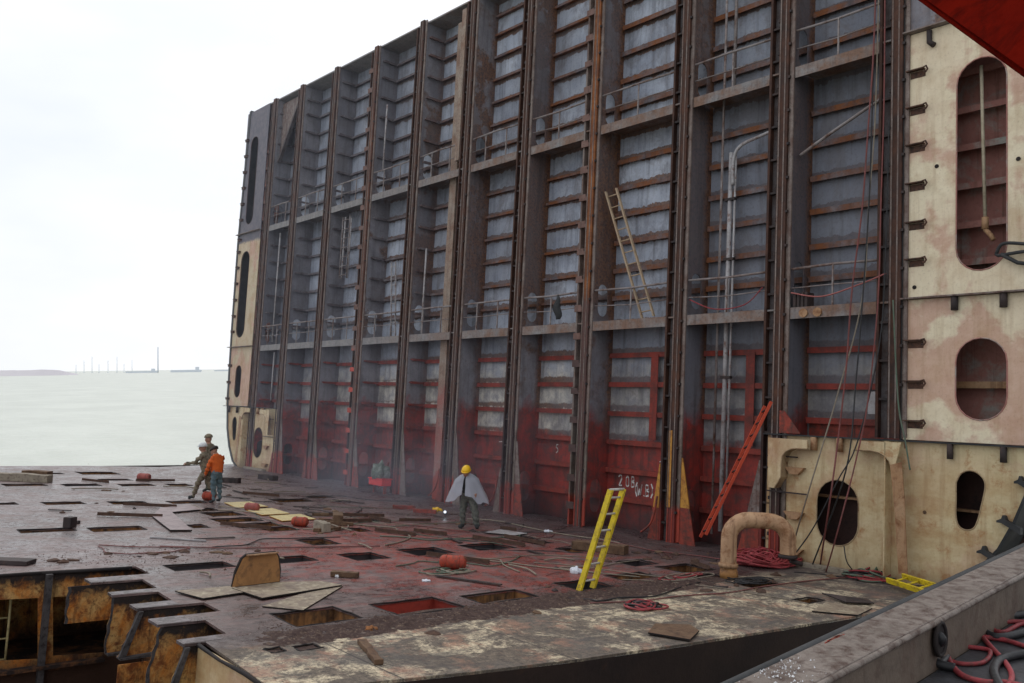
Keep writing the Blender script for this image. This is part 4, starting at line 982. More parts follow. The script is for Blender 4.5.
# hoses hanging down the face of the wreck
def hang(pts, r, mt, label):
    m = MB(); m.tube(spline(pts, 8), r, 6); o = m.build('hanging_hose', mt); return tag(o, label, 'hose', None)
def hp(x, y, yy): return at(x, y, 1, yy)
hang([hp(876, -15, -.2), hp(873, 60, -.25), hp(868, 130, -.3), hp(862, 210, -.35), hp(852, 290, -.4), hp(846, 370, -.5), hp(838, 440, -.6), hp(830, 500, -.9), dk(820, 566, .05)], .02, 'hose_dull', 'thicker red hose, leftmost of those hanging before the last bay')
hang([hp(885, -15, -.2), hp(884, 100, -.25), hp(881, 200, -.3), hp(878, 300, -.35), hp(868, 400, -.5), hp(856, 460, -.7), hp(838, 530, -1.0), dk(826, 572, .04)], .017, 'hose_dull', 'red hose hanging closest to the cream wing tank')
hang([hp(879, -15, -.15), hp(875, 120, -.2), hp(869, 200, -.25), hp(862, 300, -.3), hp(836, 400, -.5), hp(806, 500, -.8), dk(790, 556, .1)], .018, 'rope_tan', 'grey line slanting down left to the red hose heap')
hang([hp(874, 40, -.2), hp(870, 180, -.25), hp(864, 280, -.3), hp(856, 380, -.45), hp(846, 470, -.7), dk(812, 566, .05)], .018, 'hose_black', 'black cable hanging between the two red hoses')
hang([hp(889, 120, -.2), hp(886, 240, -.22), hp(880, 340, -.25), hp(858, 440, -.6), hp(838, 480, -.8), hp(812, 530, -.8), hp(790, 560, -.8)], .016, 'hose_black', 'thin black cable curving past the oval manhole to the deck')
hang([hp(893, 300, -.2), hp(898, 400, -.25), hp(905, 440, -.3), hp(910, 470, -.3)], .018, 'hose_green', 'short green hose hanging at the burnt corner of the cream panel')
hang([hp(844, 546, -.35), hp(847, 562, -.4), dk(856, 574, .05)], .014, 'hose_black', 'thin dark tail hanging below the oval manhole')
hang([hp(800, 372, -.15), hp(815, 376, -.2), hp(840, 380, -.2), hp(862, 372, -.2)] if False else [Vector((-11.3, -.05, 6.3)), Vector((-10.5, -.08, 6.15)), Vector((-9.6, -.08, 6.35)), Vector((-9.0, -.05, 6.55))], .018, 'hose_pink', 'pink line slung along the lower walkway of the last bay')
hang([Vector((-14.3, -.03, 6.35)), Vector((-13.5, -.05, 6.05)), Vector((-12.6, -.05, 6.1)), Vector((-12.1, -.03, 6.5))], .015, 'hose_red', 'red cable slung along the walkway before the grey pipes')

def plate_obj(name, pts, th, mt, label, cat='steel plate', edge=None, grp=None):
    m = MB(); n = len(pts); P = [Vector(p) for p in pts]; nr = (P[1] - P[0]).cross(P[2] - P[0]).normalized()
    m.add(P + [p + nr * th for p in P], [tuple(range(n)), tuple(range(2 * n - 1, n - 1, -1))])
    m.cur = 1
    m.add(P + [p + nr * th for p in P], [(i, i + n, (i + 1) % n + n, (i + 1) % n) for i in range(n)])
    o = m.build(name, [mt, edge or 'soot']); return tag(o, label, cat, grp)
# upright brown plate and the flat plates around it
a, b = dk(231, 588, .02), dk(279, 582, .02)
ab = (b - a); up = Vector((-.1, .05, 1.0)); hgt = .5
rp = [a, b, b + up * hgt * .45 - ab * .01, b + up * hgt * .85 - ab * .06, b + up * hgt - ab * .13, a + up * hgt + ab * .24, a + up * hgt * .9 + ab * .16, a + up * hgt * .5 + ab * .06]
r = thing('hatch_cover', a, 'brown curved steel plate standing upright on edge amid the openings', 'steel plate')
nr_ = ab.cross(up).normalized(); m = MB(); n_ = len(rp)
m.add([p + nr_ * .02 for p in rp] + [p - nr_ * .02 for p in rp], [tuple(range(n_)), tuple(range(2 * n_ - 1, n_ - 1, -1))]); m.build('face', 'brown_plate', r)
m = MB(); m.tube([p for p in rp], .026, 6, closed=True); m.build('burnt_rim', 'soot', r)
m = MB(); m.bar(rp[5] + nr_ * .05, rp[4] + nr_ * .05, .12, .02, up); m.build('top_lip', 'tan', r)
plate_obj('steel_plate', [dk(232, 589, .03), dk(262, 599, .03), dk(342, 586, .03), dk(322, 582, .03), dk(281, 583, .03)], .02, 'pale_plate', 'flat tan steel plate lying directly before the upright brown one')
plate_obj('steel_plate', [dk(262, 607, .008), dk(303, 611, .008), dk(343, 586.5, .008), dk(300, 595, .008)], .015, 'pale_plate', 'thin brown triangular plate nearest the burnt cells')
plate_obj('steel_plate', [dk(175, 592, .02), dk(203, 599.5, .02), dk(246, 593, .02), dk(232, 587, .02)], .02, 'pale_plate', 'pale cream scrap plate left of the upright brown plate')
plate_obj('steel_plate', [dk(152, 517, .02), dk(170, 531, .02), dk(192, 531, .02), dk(172, 513, .02), dk(205, 510, .02), dk(190, 505, .02), dk(160, 509, .02)], .03, 'lilac_plate', 'pale lilac irregular sheet lying left of the pale yellow plates')
for q, lb in (([(224, 503), (236, 508), (268, 507), (250, 502)], 'pale yellow plate nearest the orange jacketed worker'), ([(246, 510.5), (262, 515.5), (290, 514), (272, 508.5)], 'pale yellow plate in the middle of the row of three'), ([(269, 516.5), (282, 521.5), (316, 519.5), (300, 514.5)], 'pale yellow plate beside the timber blocks')):
    plate_obj('yellow_sheet', [dk(x, y, .02) for x, y in q], .02, 'yellow_plate', lb, 'steel plate', 'bracket_yellow', 'yellow plates on the deck')
plate_obj('steel_plate', [dk(648, 634, .02), dk(690, 641, .02), dk(699, 632, .02), dk(690, 626, .02), dk(655, 625, .02)], .025, 'timber', 'dark plate lying on the crust near the black deck edge')
plate_obj('steel_plate', [dk(812, 612, .01), dk(858, 616, .01), dk(872, 609, .01), dk(826, 603, .01)], .02, 'pale_plate', 'small grey plate lying close to the sharp front corner')
plate_obj('steel_plate', [dk(484, 533, .02), dk(515, 536, .02), dk(528, 534, .02), dk(500, 530, .02)], .02, 'pale_pipe', 'bluish sheet lying just beyond the draped worker')
plate_obj('steel_plate', [dk(822, 594, .03), dk(846, 603, .03), dk(874, 604, .03), dk(868, 600, .03), (dk(845, 597, .1))], .02, 'dark_steel', 'buckled dark strip next to the small grey plate')

def drum(x, y, L, r, mt, label, ang=0.0, cat='drum', name='gas_drum'):
    c = dk(x, y, r); u = Vector((math.cos(ang), math.sin(ang), 0))
    root = thing(name, c - Vector((0, 0, r)), label, cat)
    m = MB(); N = 8; pts = []; rs = []
    for k in range(4): pts.append(c - u * (L / 2 - .03 * k)); rs.append(r * (.6, .88, .97, 1)[k])
    for k in range(4): pts.append(c + u * (L / 2 - .09 + .03 * k)); rs.append(r * (1, .97, .88, .6)[k])
    m.tube(pts, rs, 16); m.build('body', mt, root)
    for s in (-.25, .25):
        m = MB(); m.tube([c + u * (s * L - .015), c + u * (s * L + .015)], r * 1.04, 16); m.build('hoop', mt, root)
    return root
drum(453, 562, .52, .135, 'red_paint', 'bright red drum lying amid coiled pale rope mid deck', .75)
drum(300, 521.5, .42, .12, 'red_paint', 'small red cylinder lying beside the timber blocks', .75)
drum(252, 507, .42, .12, 'pink_plastic', 'dull red cylinder lying on the pale yellow plates', .7)
drum(209, 496, .4, .14, 'red_paint', 'small red can at the feet of the orange jacketed worker', .7)
drum(144, 477, .5, .14, 'pink_plastic', 'faded pink barrel lying alone at the seaward deck edge', .7, 'barrel', 'barrel')

def block(x, y, L, w, h, ang, mt, label, cat='timber', name='timber_block', jag=.0):
    c = dk(x, y, h / 2 + .003); u = Vector((math.cos(ang), math.sin(ang), 0)); v = Vector((-u.y, u.x, 0))
    m = MB(); n = 7
    for k in range(n):
        t = -1 + 2 * k / (n - 1)
        hw = w / 2 * U(1 - jag, 1); hh = h / 2 * U(1 - jag, 1)
        for (i, j) in ((-1, -1), (1, -1), (1, 1), (-1, 1)):
            m.v.append(c + u * (L / 2 * t) + v * hw * i * U(1 - jag, 1) + Vector((0, 0, hh * j if j > 0 else -h / 2)))
    for k in range(n - 1):
        for q in range(4): m.f.append([k * 4 + q, k * 4 + (q + 1) % 4, (k + 1) * 4 + (q + 1) % 4, (k + 1) * 4 + q]); m.mi.append(0); m.sm.append(False)
    m.f.append([0, 1, 2, 3]); m.f.append([(n - 1) * 4 + q for q in range(4)]); m.mi += [0, 0]; m.sm += [False, False]
    return tag(m.build(name, mt, None, .01), label, cat)
block(345, 574, .5, .2, .1, .8, 'timber', 'charred timber baulk lying between the middle openings', jag=.25)
block(370, 651, 1.0, .14, .07, -.35, 'timber', 'splintered brown plank lying on the near crust', jag=.3)
block(322, 526, .62, .25, .24, -.1, 'pale_timber', 'pale timber block next to the small red cylinder', jag=.2)
for k in range(6): block(U(318, 346), U(514, 530), U(.3, .8), .14, .1, U(-1, 2), 'timber', 'charred timber offcut in the small heap beside the pale block', jag=.4)['group'] = 'charred offcuts in the timber heap'
block(338, 518, .7, .3, .28, -.5, 'timber', 'dark timber block behind the pale one', jag=.2)
block(18, 477, 2.2, .5, .28, .9, 'pale_timber', 'long weathered log lying at the far left deck edge', jag=.25)
block(37, 475, .9, .5, .34, .9, 'timber', 'dark block at the end of the weathered log', jag=.15)
block(70, 522, .2, .25, .24, .7, 'dark_steel', 'small dark steel box standing on the left deck', 'box', 'steel_box', jag=.05)
block(78, 522, .1, .1, .08, .2, 'dark_steel', 'tiny dark lump right of the steel box', 'debris', 'steel_lump', jag=.3)
block(178, 539, 1.3, .05, .04, .75, 'pale_pipe', 'long white rod lying on the left deck', 'rod', 'steel_rod', jag=.2)
block(231, 480, .7, .35, .2, .7, 'dark_steel', 'dark steel box lying behind the workers by the hopper tank', 'box', 'steel_box', jag=.25)
block(268, 477, 1.0, .4, .22, .2, 'dark_steel', 'sooty block at the foot of the far hopper tank', 'box', 'steel_block', jag=.3)
block(600, 547, 1.3, .4, .2, .4, 'timber', 'rusty box section lying behind the yellow ladder', 'steel scrap', 'steel_section', jag=.1)
block(425, 511, .7, .2, .12, .8, 'bracket_red', 'red steel offcut lying at the bulkhead foot left of the draped worker', 'steel scrap', 'steel_offcut', jag=.2)
block(404, 507, .7, .2, .12, .8, 'bracket_red', 'red flat offcut lying before the fifth frame', 'steel scrap', 'steel_offcut', jag=.2)
block(6, 561, .9, .4, .08, .9, 'dark_steel', 'rusty ring coaming at the left edge of the picture', 'coaming', 'ring_coaming', jag=.1)
# rags, hard hat, lamps
def lump(x, y, r, mt, label, cat, name, sq=.5, z=0):
    c = dk(x, y, z); bm = bmesh.new(); bmesh.ops.create_icosphere(bm, subdivisions=3, radius=r)
    for v in bm.verts:
        s = 1 + .35 * math.sin(v.co.x * 23 / r * .2 + 1) * math.cos(v.co.y * 31 / r * .2) + U(-.1, .1)
        v.co = Vector((v.co.x * s, v.co.y * s, max(v.co.z, -.3 * r) * sq * s + .3 * r * sq))
    me = bpy.data.meshes.new(name); bm.to_mesh(me); bm.free(); me.materials.append(MATS[mt])
    for p_ in me.polygons: p_.use_smooth = True
    o = bpy.data.objects.new(name, me); COL.objects.link(o); o.location = c; ORG[o.name] = c
    return tag(o, label, cat)
lump(576, 573, .11, 'white_cloth', 'crumpled white rag hanging at the foot of the yellow ladder', 'rag', 'rag', .8)
lump(548, 532, .11, 'white_cloth', 'small white rag lying by the bulkhead foot', 'rag', 'rag', .4)
lump(426, 581, .07, 'white_cloth', 'tiny white scrap of paper on the red deck', 'litter', 'paper_scrap', .3)
lump(371, 630, .08, 'rusty', 'orange rusty lump on the scale ridge', 'debris', 'rust_lump', .5)
lump(437, 511, .14, 'helmet_yellow', 'yellow hard hat lying by the bulkhead left of the draped worker', 'hard hat', 'hard_hat', .6)
lump(338, 577, .05, 'chip', 'small white paper cup on the brown plate corner', 'litter', 'paper_cup', 1)
lump(206, 492, .09, 'torch_glow', 'bright burning spot at the far torch', 'sparks', 'cutting_flame', .8) if False else None
# the welder's lamp beside the hat
L = thing('work_lamp', dk(445, 512), 'small lit work lamp glowing bluish white beside the yellow hard hat', 'lamp')
m = MB(); m.tube([dk(445, 512, .0), dk(445, 512, .12)], .04, 10); m.build('lamp_body', 'dark_steel', L)
m = MB(); m.tube([dk(445, 512, .12), dk(445, 512, .19), dk(445, 512, .22)], [.035, .04, .02], 10); m.build('lamp_glass', 'torch_glow', L)
# bag and red tub in the fourth bay
tb_ = thing('red_tub', at(380, 488, 1, -.5), 'bright red plastic tub wedged in a far bay under a camouflage bag', 'tub')
c = at(380, 482, 1, -.5)
m = MB(); m.obox(c, Vector((.45, 0, 0)), Vector((0, .22, 0)), Vector((0, 0, .12))); m.build('tub_body', 'tub_red', tb_, .03)
m = MB(); m.obox(c + Vector((0, 0, .13)), Vector((.48, 0, 0)), Vector((0, .25, 0)), Vector((0, 0, .02))); m.build('tub_rim', 'tub_red', tb_, .01)
m = MB()
for s in (-.35, .35): m.box(c.x + s - .04, c.x + s + .04, c.y - .05, c.y + .05, 0, c.z - .12)
m.build('trestle', 'bracket_red', tb_)
o = lump(382, 470, .3, 'camo', 'green camouflage bag sitting on the red tub', 'bag', 'bag', 1.4); o.location = c + Vector((0, 0, .15)); ORG[o.name] = o.location.copy()
# coat hung on the walkway rail
m = MB(); cc = Vector((-19.3, -.04, 6.85)); n = 9
for k in range(n):
    t = k / (n - 1); w_ = .06 + .07 * math.sin(t * 2.6)
    for s in (-1, 1): m.v.append(cc + Vector((s * w_ + .04 * math.sin(9 * t), -.05 * math.sin(5 * t + s), -.75 * t)))
for k in range(n - 1): m.f.append([2 * k, 2 * k + 1, 2 * k + 3, 2 * k + 2]); m.mi.append(0); m.sm.append(True)
o = m.build('jacket', 'dark_cloth'); md = o.modifiers.new('s', 'SOLIDIFY'); md.thickness = .03; tag(o, 'dark jacket hung over the lower walkway handrail', 'jacket')

# scattered scale and scrap (uncountable)
m = MB(); m.keep_origin = True
def chipv(c, s):
    a = U(0, 6.28); b = [Vector((math.cos(a + k * 2.1) * s * U(.5, 1), math.sin(a + k * 2.1) * s * U(.5, 1), 0)) for k in range(3)]
    tp = Vector((U(-.2, .2) * s, U(-.2, .2) * s, s * U(.2, .6)))
    m.add([c + b[0], c + b[1], c + b[2], c + tp], [(0, 1, 3), (1, 2, 3), (2, 0, 3)])
def okxy(x, y):
    if y < -13.2 and x > -16.9: return False
    return not any(h[0] - .03 < x < h[1] + .03 and h[2] - .03 < y < h[3] + .03 for h in HOLES)
for k in range(7000):
    r_ = rnd()
    if r_ < .5: x, y = -10.95 + random.gauss(0, .32), U(-13, -3)
    elif r_ < .7: x, y = U(-43, -9), U(-22, -1)
    elif r_ < .85: x, y = U(-40, -12), random.gauss(-.9, .5)
    else: x, y = random.gauss(-17.5, .9), random.gauss(-12.2, 1.2)
    if not okxy(x, y) or y > .5 or x > -7.9: continue
    chipv(Vector((x, y, .001)), U(.006, .024) * (2.2 if rnd() < .05 else 1))
o = m.build('scale_scrap', 'scrap'); tag(o, 'fine rust scale and cutting scrap scattered over the deck', 'debris', None, 'stuff')
from mathutils import noise as mn
m = MB(); m.keep_origin = True; m.smooth = True; NX, NY = 26, 330; vs = []; fs = []
for i in range(NY + 1):
    for j in range(NX + 1):
        y = -13.4 + 10.2 * i / NY; xo = -.55 + 1.1 * j / NX; cx = -10.72 + .16 * mn.noise(Vector((0, y * .9, 3)))
        env = max(0, 1 - (abs(xo) / .5) ** 2) * (.55 + .45 * mn.noise(Vector((5, y * 1.1, 0)))) * min(1, (y + 13.4) * 1.5) * min(1, (-3.2 - y) * .8)
        x = cx + xo
        h = env * (.05 + .075 * mn.noise(Vector((x * 5, y * 5, 0))) + .05 * mn.noise(Vector((x * 15, y * 15, 1))) + .035 * mn.noise(Vector((x * 33, y * 33, 2)))) - .006
        if any(q[0] - .05 < x < q[1] + .05 and q[2] - .05 < y < q[3] + .05 for q in HOLES): h = -.02
        vs.append((x, y, h))
for i in range(NY):
    for j in range(NX): a = i * (NX + 1) + j; fs.append((a, a + 1, a + NX + 2, a + NX + 1))
m.add(vs, fs); tag(m.build('scale_ridge', 'ridge'), 'low dark ridge of rust scale swept along the border of the crusted strip', 'debris', None, 'stuff')
# loose rods and offcuts lying about
SP = [(60, 510, .6), (95, 489, 1.4), (150, 506, 1.5), (215, 538, .9), (270, 556, .8), (395, 533, 1.2), (330, 513, 1.3), (180, 487, 1.2), (430, 533, 1.0), (310, 507, 1.0), (560, 560, .7), (130, 516, 1.6), (240, 492, 1.3), (365, 546, .8), (415, 521, .9), (455, 540, .8), (290, 492, 1.2), (700, 566, .8), (535, 552, .6), (205, 574, .5), (380, 520, 1.1)]
for _ in range(34):
    X_, Y_ = U(-34, -12.5), U(-9, -1.0)
    if okxy(X_, Y_): SP.append((None, (X_, Y_), U(.4, 1.6)))
for k, (x, y, L_) in enumerate(SP):
    c = dk(x, y, .03) if x is not None else Vector((y[0], y[1], .03)); a = U(-.6, 1.6); u = Vector((math.cos(a), math.sin(a), 0)) * L_ / 2
    m = MB()
    if k % 3 == 1: m.tube(spline([c - u, c + Vector((U(-.1, .1), U(-.1, .1), .02)), c + u]), .018, 6)
    elif k % 3 == 0: m.bar(c - u, c + u, .09, .02)
    else: m.bar(c - u, c + u, .07, .02); m.bar(c - u + Vector((0, 0, .04)), c + u + Vector((0, 0, .04)), .015, .07)
    o = m.build('steel_offcut', ('dark_steel', 'rope_tan', 'scrap')[k % 3])
    tag(o, 'loose rusty offcut of cut steel lying flat on the open deck', 'steel scrap', 'steel offcuts strewn over the deck')

for k in range(95):
    c_ = random.choice([(-17.5, -12.0, .8), (-11.0, -9, 1.8), (-14, -3, 2.2), (-20, -4.5, 3), (-27, -8, 4), (-10, -2.5, .9), (-13, -1.2, 1.2)])
    X_, Y_ = random.gauss(c_[0], c_[2] * .5), random.gauss(c_[1], c_[2])
    if not okxy(X_, Y_) or X_ > -8.3 or Y_ > -.6 or (X_ > -17.3 and Y_ < -12.6): continue
    m = MB(); L_ = U(.05, .2); n = 7; cc_ = Vector((X_, Y_, 0)); a0 = U(0, 6)
    ring = [cc_ + Vector((math.cos(a0 + j * 6.283 / n) * L_ * U(.4, 1), math.sin(a0 + j * 6.283 / n) * L_ * U(.4, 1), U(.004, .03))) for j in range(n)]
    m.add(ring + [Vector((p.x, p.y, .001)) for p in ring] + [cc_ + Vector((0, 0, U(.02, .07)))], [(j, (j + 1) % n, 2 * n) for j in range(n)] + [(j, (j + 1) % n, (j + 1) % n + n, j + n) for j in range(n)])
    tag(m.build('scrap_flake', random.choice(['scrap', 'dark_steel', 'timber', 'scrap', 'scrap'])), 'small ragged flake of rusty scrap lying on the deck plating', 'steel scrap', 'ragged scrap flakes on the deck')
for k in range(44):
    X_, Y_ = (U(-30, -12), U(-8, -1.2)) if k < 14 else (random.gauss(-19.5, 3.2), random.gauss(-4.6, 1.5)); a0 = U(.3, 2.6); P_ = [Vector((X_, Y_, .012))]
    for j in range(7): a0 += U(-.45, .45); P_.append(P_[-1] + Vector((math.cos(a0), math.sin(a0), 0)) * U(.3, .6))
    if any(p.y > -.5 for p in P_): continue
    m = MB(); m.tube(spline(P_, 5), random.choice([.006, .008, .01]), 5); tag(m.build('cable', random.choice(['hose_deck', 'rope_tan', 'hose_black', 'hose_green'])), 'thin cable lying loosely over the deck plating and openings', 'cable', 'loose cables strewn over the deck')

# ================================================================ PEOPLE
def body(root, J, bones, zones, mats, head, face_dir, hands=()):
    """one continuous figure grown over the joints; J: name -> (pos, radius)"""
    names = list(J); idx = {n: i for i, n in enumerate(names)}
    me = bpy.data.meshes.new('tmp'); me.from_pydata([Vector(J[n][0]) for n in names], [(idx[a], idx[b]) for a, b in bones], [])
    ob = bpy.data.objects.new('tmp', me); COL.objects.link(ob)
    md = ob.modifiers.new('skin', 'SKIN')
    for i, n in enumerate(names):
        r = J[n][1]; me.skin_vertices[0].data[i].radius = (r, r) if not isinstance(r, tuple) else r
    me.skin_vertices[0].data[idx['pelvis']].use_root = True
    md2 = ob.modifiers.new('sub', 'SUBSURF'); md2.levels = 2; md2.render_levels = 2
    dg = bpy.context.evaluated_depsgraph_get(); dg.update()
    ev = ob.evaluated_get(dg); nm = bpy.data.meshes.new_from_object(ev)
    bpy.data.objects.remove(ob)
    bm = bmesh.new(); bm.from_mesh(nm)
    for v in bm.verts:   # cloth folds
        v.co += v.normal * (.013 * math.sin(v.co.z * 38 + v.co.x * 21) + .009 * math.sin(v.co.y * 55 + v.co.z * 13))
    # head
    hc = Vector(head[0]); hr = head[1]; fd = Vector(face_dir).normalized(); sd = fd.cross(Vector((0, 0, 1))).normalized()
    nb = len(bm.verts)
    r = bmesh.ops.create_icosphere(bm, subdivisions=3, radius=1)
    for v in r['verts']:
        p = v.co.copy(); f_ = p.y; s_ = p.x; z_ = p.z
        w_ = .78 * (1 - .18 * max(0, -z_)); dp = .95
        fx = f_ * dp
        if f_ > .75 and -.35 < z_ < .15 and abs(s_) < .2: fx += .17          # nose
        if f_ > .6 and .02 < z_ < .25 and .18 < abs(s_) < .5: fx -= .09      # eye sockets
        if f_ > .7 and -.62 < z_ < -.48 and abs(s_) < .3: fx += .05          # mouth
        if f_ > 0 and z_ < -.6: fx *= 1.05
        v.co = hc + fd * fx * hr + sd * s_ * w_ * hr + Vector((0, 0, z_ * 1.12 * hr))
    for sg in (-1, 1):
        r = bmesh.ops.create_icosphere(bm, subdivisions=1, radius=.2 * hr)
        for v in r['verts']: v.co = hc + sd * sg * .8 * hr + Vector((v.co.x * .6, v.co.y * .6, v.co.z * 1.2))
    bm.to_mesh(nm); bm.free()
    # hands: palm and five bent fingers
    for (wr, dr, thumb) in hands:
        wr, dr, thumb = Vector(wr), Vector(dr).normalized(), Vector(thumb).normalized()
        h = MB(); h.smooth = True; nrm = dr.cross(thumb).normalized()
        h.tube([wr - dr * .03, wr + dr * .03, wr + dr * .085], [.03, .042, .036], 8)
        for k, ln in enumerate((.065, .078, .072, .058)):
            b0 = wr + dr * .08 + thumb * (.03 - .02 * k); h.tube([b0, b0 + dr * ln * .5 + nrm * .008, b0 + dr * ln * .85 + nrm * .035], [.0095, .009, .007], 6)
        b0 = wr + dr * .03 + thumb * .03; h.tube([b0, b0 + thumb * .03 + dr * .02, b0 + thumb * .035 + dr * .055], [.013, .011, .009], 6)
        hm = bpy.data.meshes.new('h'); hm.from_pydata(h.v, [], h.f)
        b2 = bmesh.new(); b2.from_mesh(nm); b2.from_mesh(hm); b2.to_mesh(nm); b2.free()
    for m_ in mats: nm.materials.append(MATS[m_])
    segs = [(Vector(J[a][0]), Vector(J[b][0]), zones.get((a, b), 0)) for a, b in bones]
    skin = len(mats) - 1
    for p_ in nm.polygons:
        p_.use_smooth = True; c = p_.center
        if (c - hc).length < hr * 1.25: p_.material_index = skin; continue
        if any((c - Vector(w_[0])).length < .2 and (c - Vector(w_[0])).dot(Vector(w_[1])) > .0 for w_ in hands): p_.material_index = skin; continue
        best = 1e9; mi = 0
        for a, b, z_ in segs:
            d = b - a; t_ = max(0, min(1, (c - a).dot(d) / max(d.dot(d), 1e-9))); q = (c - a - d * t_).length
            if q < best: best = q; mi = z_
        p_.material_index = mi
    off = ORG[root.name]
    for v in nm.vertices: v.co -= off
    nm.name = 'body'; o = bpy.data.objects.new('body', nm); COL.objects.link(o); o.parent = root; ORG[o.name] = off
    return o
def cap(root, hc, hr, fd, mt, brim=True, name='helmet', full=1.0):
    hc = Vector(hc); fd = Vector(fd).normalized(); sd = fd.cross(Vector((0, 0, 1))).normalized(); m = MB(); m.smooth = True
    N = 16; rows = 6; vs = []; fs = []
    for j in range(rows + 1):
        a = j / rows * math.pi / 2 * full
        for k in range(N):
            t_ = 2 * math.pi * k / N; rad = math.cos(math.pi / 2 - a) * hr
            vs.append(hc + fd * (math.cos(t_) * rad * 1.12) + sd * (math.sin(t_) * rad * .98) + Vector((0, 0, hr * .25 + math.sin(math.pi / 2 - a) * hr * 1.0)))
    for j in range(rows):
        for k in range(N): fs.append((j * N + k, j * N + (k + 1) % N, (j + 1) * N + (k + 1) % N, (j + 1) * N + k))
    m.add(vs, fs)
    if brim:
        b0 = len(m.v); br = []
        for k in range(N):
            t_ = 2 * math.pi * k / N; e_ = 1.22 + (.3 if math.cos(t_) > .4 else 0)
            br.append(hc + fd * (math.cos(t_) * hr * e_) + sd * (math.sin(t_) * hr * 1.1) + Vector((0, 0, hr * .2)))
        m.add(vs[rows * N:] + br, [(k, (k + 1) % N, (k + 1) % N + N, k + N) for k in range(N)])
    o = m.build(name, mt, root); md = o.modifiers.new('s', 'SOLIDIFY'); md.thickness = .012; return o
def figure(name, label, foot, fd, pose, mats, hat=None, scale=1.0, jacket_len=None):
    """foot: ground point; fd: facing; pose gives joints in (forward, left, up) metres"""
    foot = Vector(foot); up = H3.inverted() @ Vector((0, 0, 1)); fd = Vector(fd); fd = (fd - up * fd.dot(up)).normalized(); lf = up.cross(fd)
    P = lambda q: foot + (fd * q[0] + lf * q[1] + up * q[2]) * scale
    root = thing(name, foot, label, 'person')
    J = {k: (P(v[0]), v[1] * scale if not isinstance(v[1], tuple) else tuple(x * scale for x in v[1])) for k, v in pose.items() if k not in ('head', 'hands', 'face')}
    bones = [('pelvis', 'belly'), ('belly', 'chest'), ('chest', 'neck'), ('neck', 'skull')]
    zones = {('pelvis', 'belly'): 0, ('belly', 'chest'): 0, ('chest', 'neck'): 0, ('neck', 'skull'): len(mats) - 1}
    for s in 'lr':
        bones += [('chest', 'sh_' + s), ('sh_' + s, 'el_' + s), ('el_' + s, 'wr_' + s), ('pelvis', 'hip_' + s), ('hip_' + s, 'kn_' + s), ('kn_' + s, 'an_' + s), ('an_' + s, 'toe_' + s)]
        zones[('pelvis', 'hip_' + s)] = 1; zones[('hip_' + s, 'kn_' + s)] = 1; zones[('kn_' + s, 'an_' + s)] = 1; zones[('an_' + s, 'toe_' + s)] = 2
    face = pose.get('face', (1, 0, -.05)); fdir = fd * face[0] + lf * face[1] + up * face[2]
    hands = [(J['wr_' + s][0], J['wr_' + s][0] - J['el_' + s][0], lf * (-1 if s == 'l' else 1) + fd * .3) for s in 'lr']
    hd = P(pose['head'])
    body(root, J, bones, zones, mats, (hd, .112 * scale), fdir, hands)
    if hat: cap(root, hd + up * .02, .125 * scale, fdir, hat[0], hat[1], hat[2])
    return root, P, hd
def stand(**kw):
    d = {'pelvis': ((0, 0, .93), .15), 'belly': ((0, 0, 1.1), .15), 'chest': ((.02, 0, 1.33), .165), 'neck': ((.03, 0, 1.5), .06), 'skull': ((.04, 0, 1.6), .06), 'head': (.05, 0, 1.64),
         'sh_l': ((0, .19, 1.4), .075), 'el_l': ((.02, .27, 1.13), .055), 'wr_l': ((.12, .26, .9), .04), 'sh_r': ((0, -.19, 1.4), .075), 'el_r': ((.02, -.27, 1.13), .055), 'wr_r': ((.12, -.26, .9), .04),
         'hip_l': ((0, .1, .86), .11), 'kn_l': ((.03, .12, .48), .08), 'an_l': ((0, .12, .1), .055), 'toe_l': ((.17, .14, .05), .045),
         'hip_r': ((0, -.1, .86), .11), 'kn_r': ((.03, -.12, .48), .08), 'an_r': ((0, -.12, .1), .055), 'toe_r': ((.17, -.14, .05), .045)}
    d.update(kw); return d
LEFT = Vector((-RC[0][0], -RC[1][0], 0)).normalized(); TOCAM = Vector((RC[0][1], RC[1][1], 0)).normalized() * -1
# worker pulling a hose, khaki, facing left (picture) / seaward
ft = dk(206, 499)
pose = stand(pelvis=((-.02, 0, .9), .15), belly=((.0, 0, 1.08), .17), chest=((.03, 0, 1.32), .2), neck=((.06, 0, 1.48), .07), skull=((.08, 0, 1.57), .06), head=(.1, 0, 1.62),
             sh_l=((.04, .18, 1.4), .09), el_l=((.28, .24, 1.16), .06), wr_l=((.52, .2, 1.14), .04), sh_r=((.06, -.18, 1.36), .08), el_r=((.15, -.25, 1.1), .06), wr_r=((.4, -.22, 1.1), .04),
             kn_l=((.22, .12, .5), .085), an_l=((.36, .12, .1), .06), toe_l=((.54, .13, .05), .05), kn_r=((-.02, -.12, .47), .085), an_r=((-.28, -.12, .13), .06), toe_r=((-.12, -.13, .05), .05))
figure('person', 'worker in khaki overalls and white helmet striding left with arm outstretched', ft, LEFT, pose, ['khaki', 'khaki', 'dark_cloth', 'skin'], ('cap_white', True, 'helmet'))
# hooded person beyond
figure('person', 'worker in a drab hood standing hidden behind the striding khaki worker', dk(210, 492), LEFT + TOCAM * -.3, stand(), ['khaki', 'olive', 'dark_cloth', 'skin'], ('khaki', False, 'hood'), 1.1)
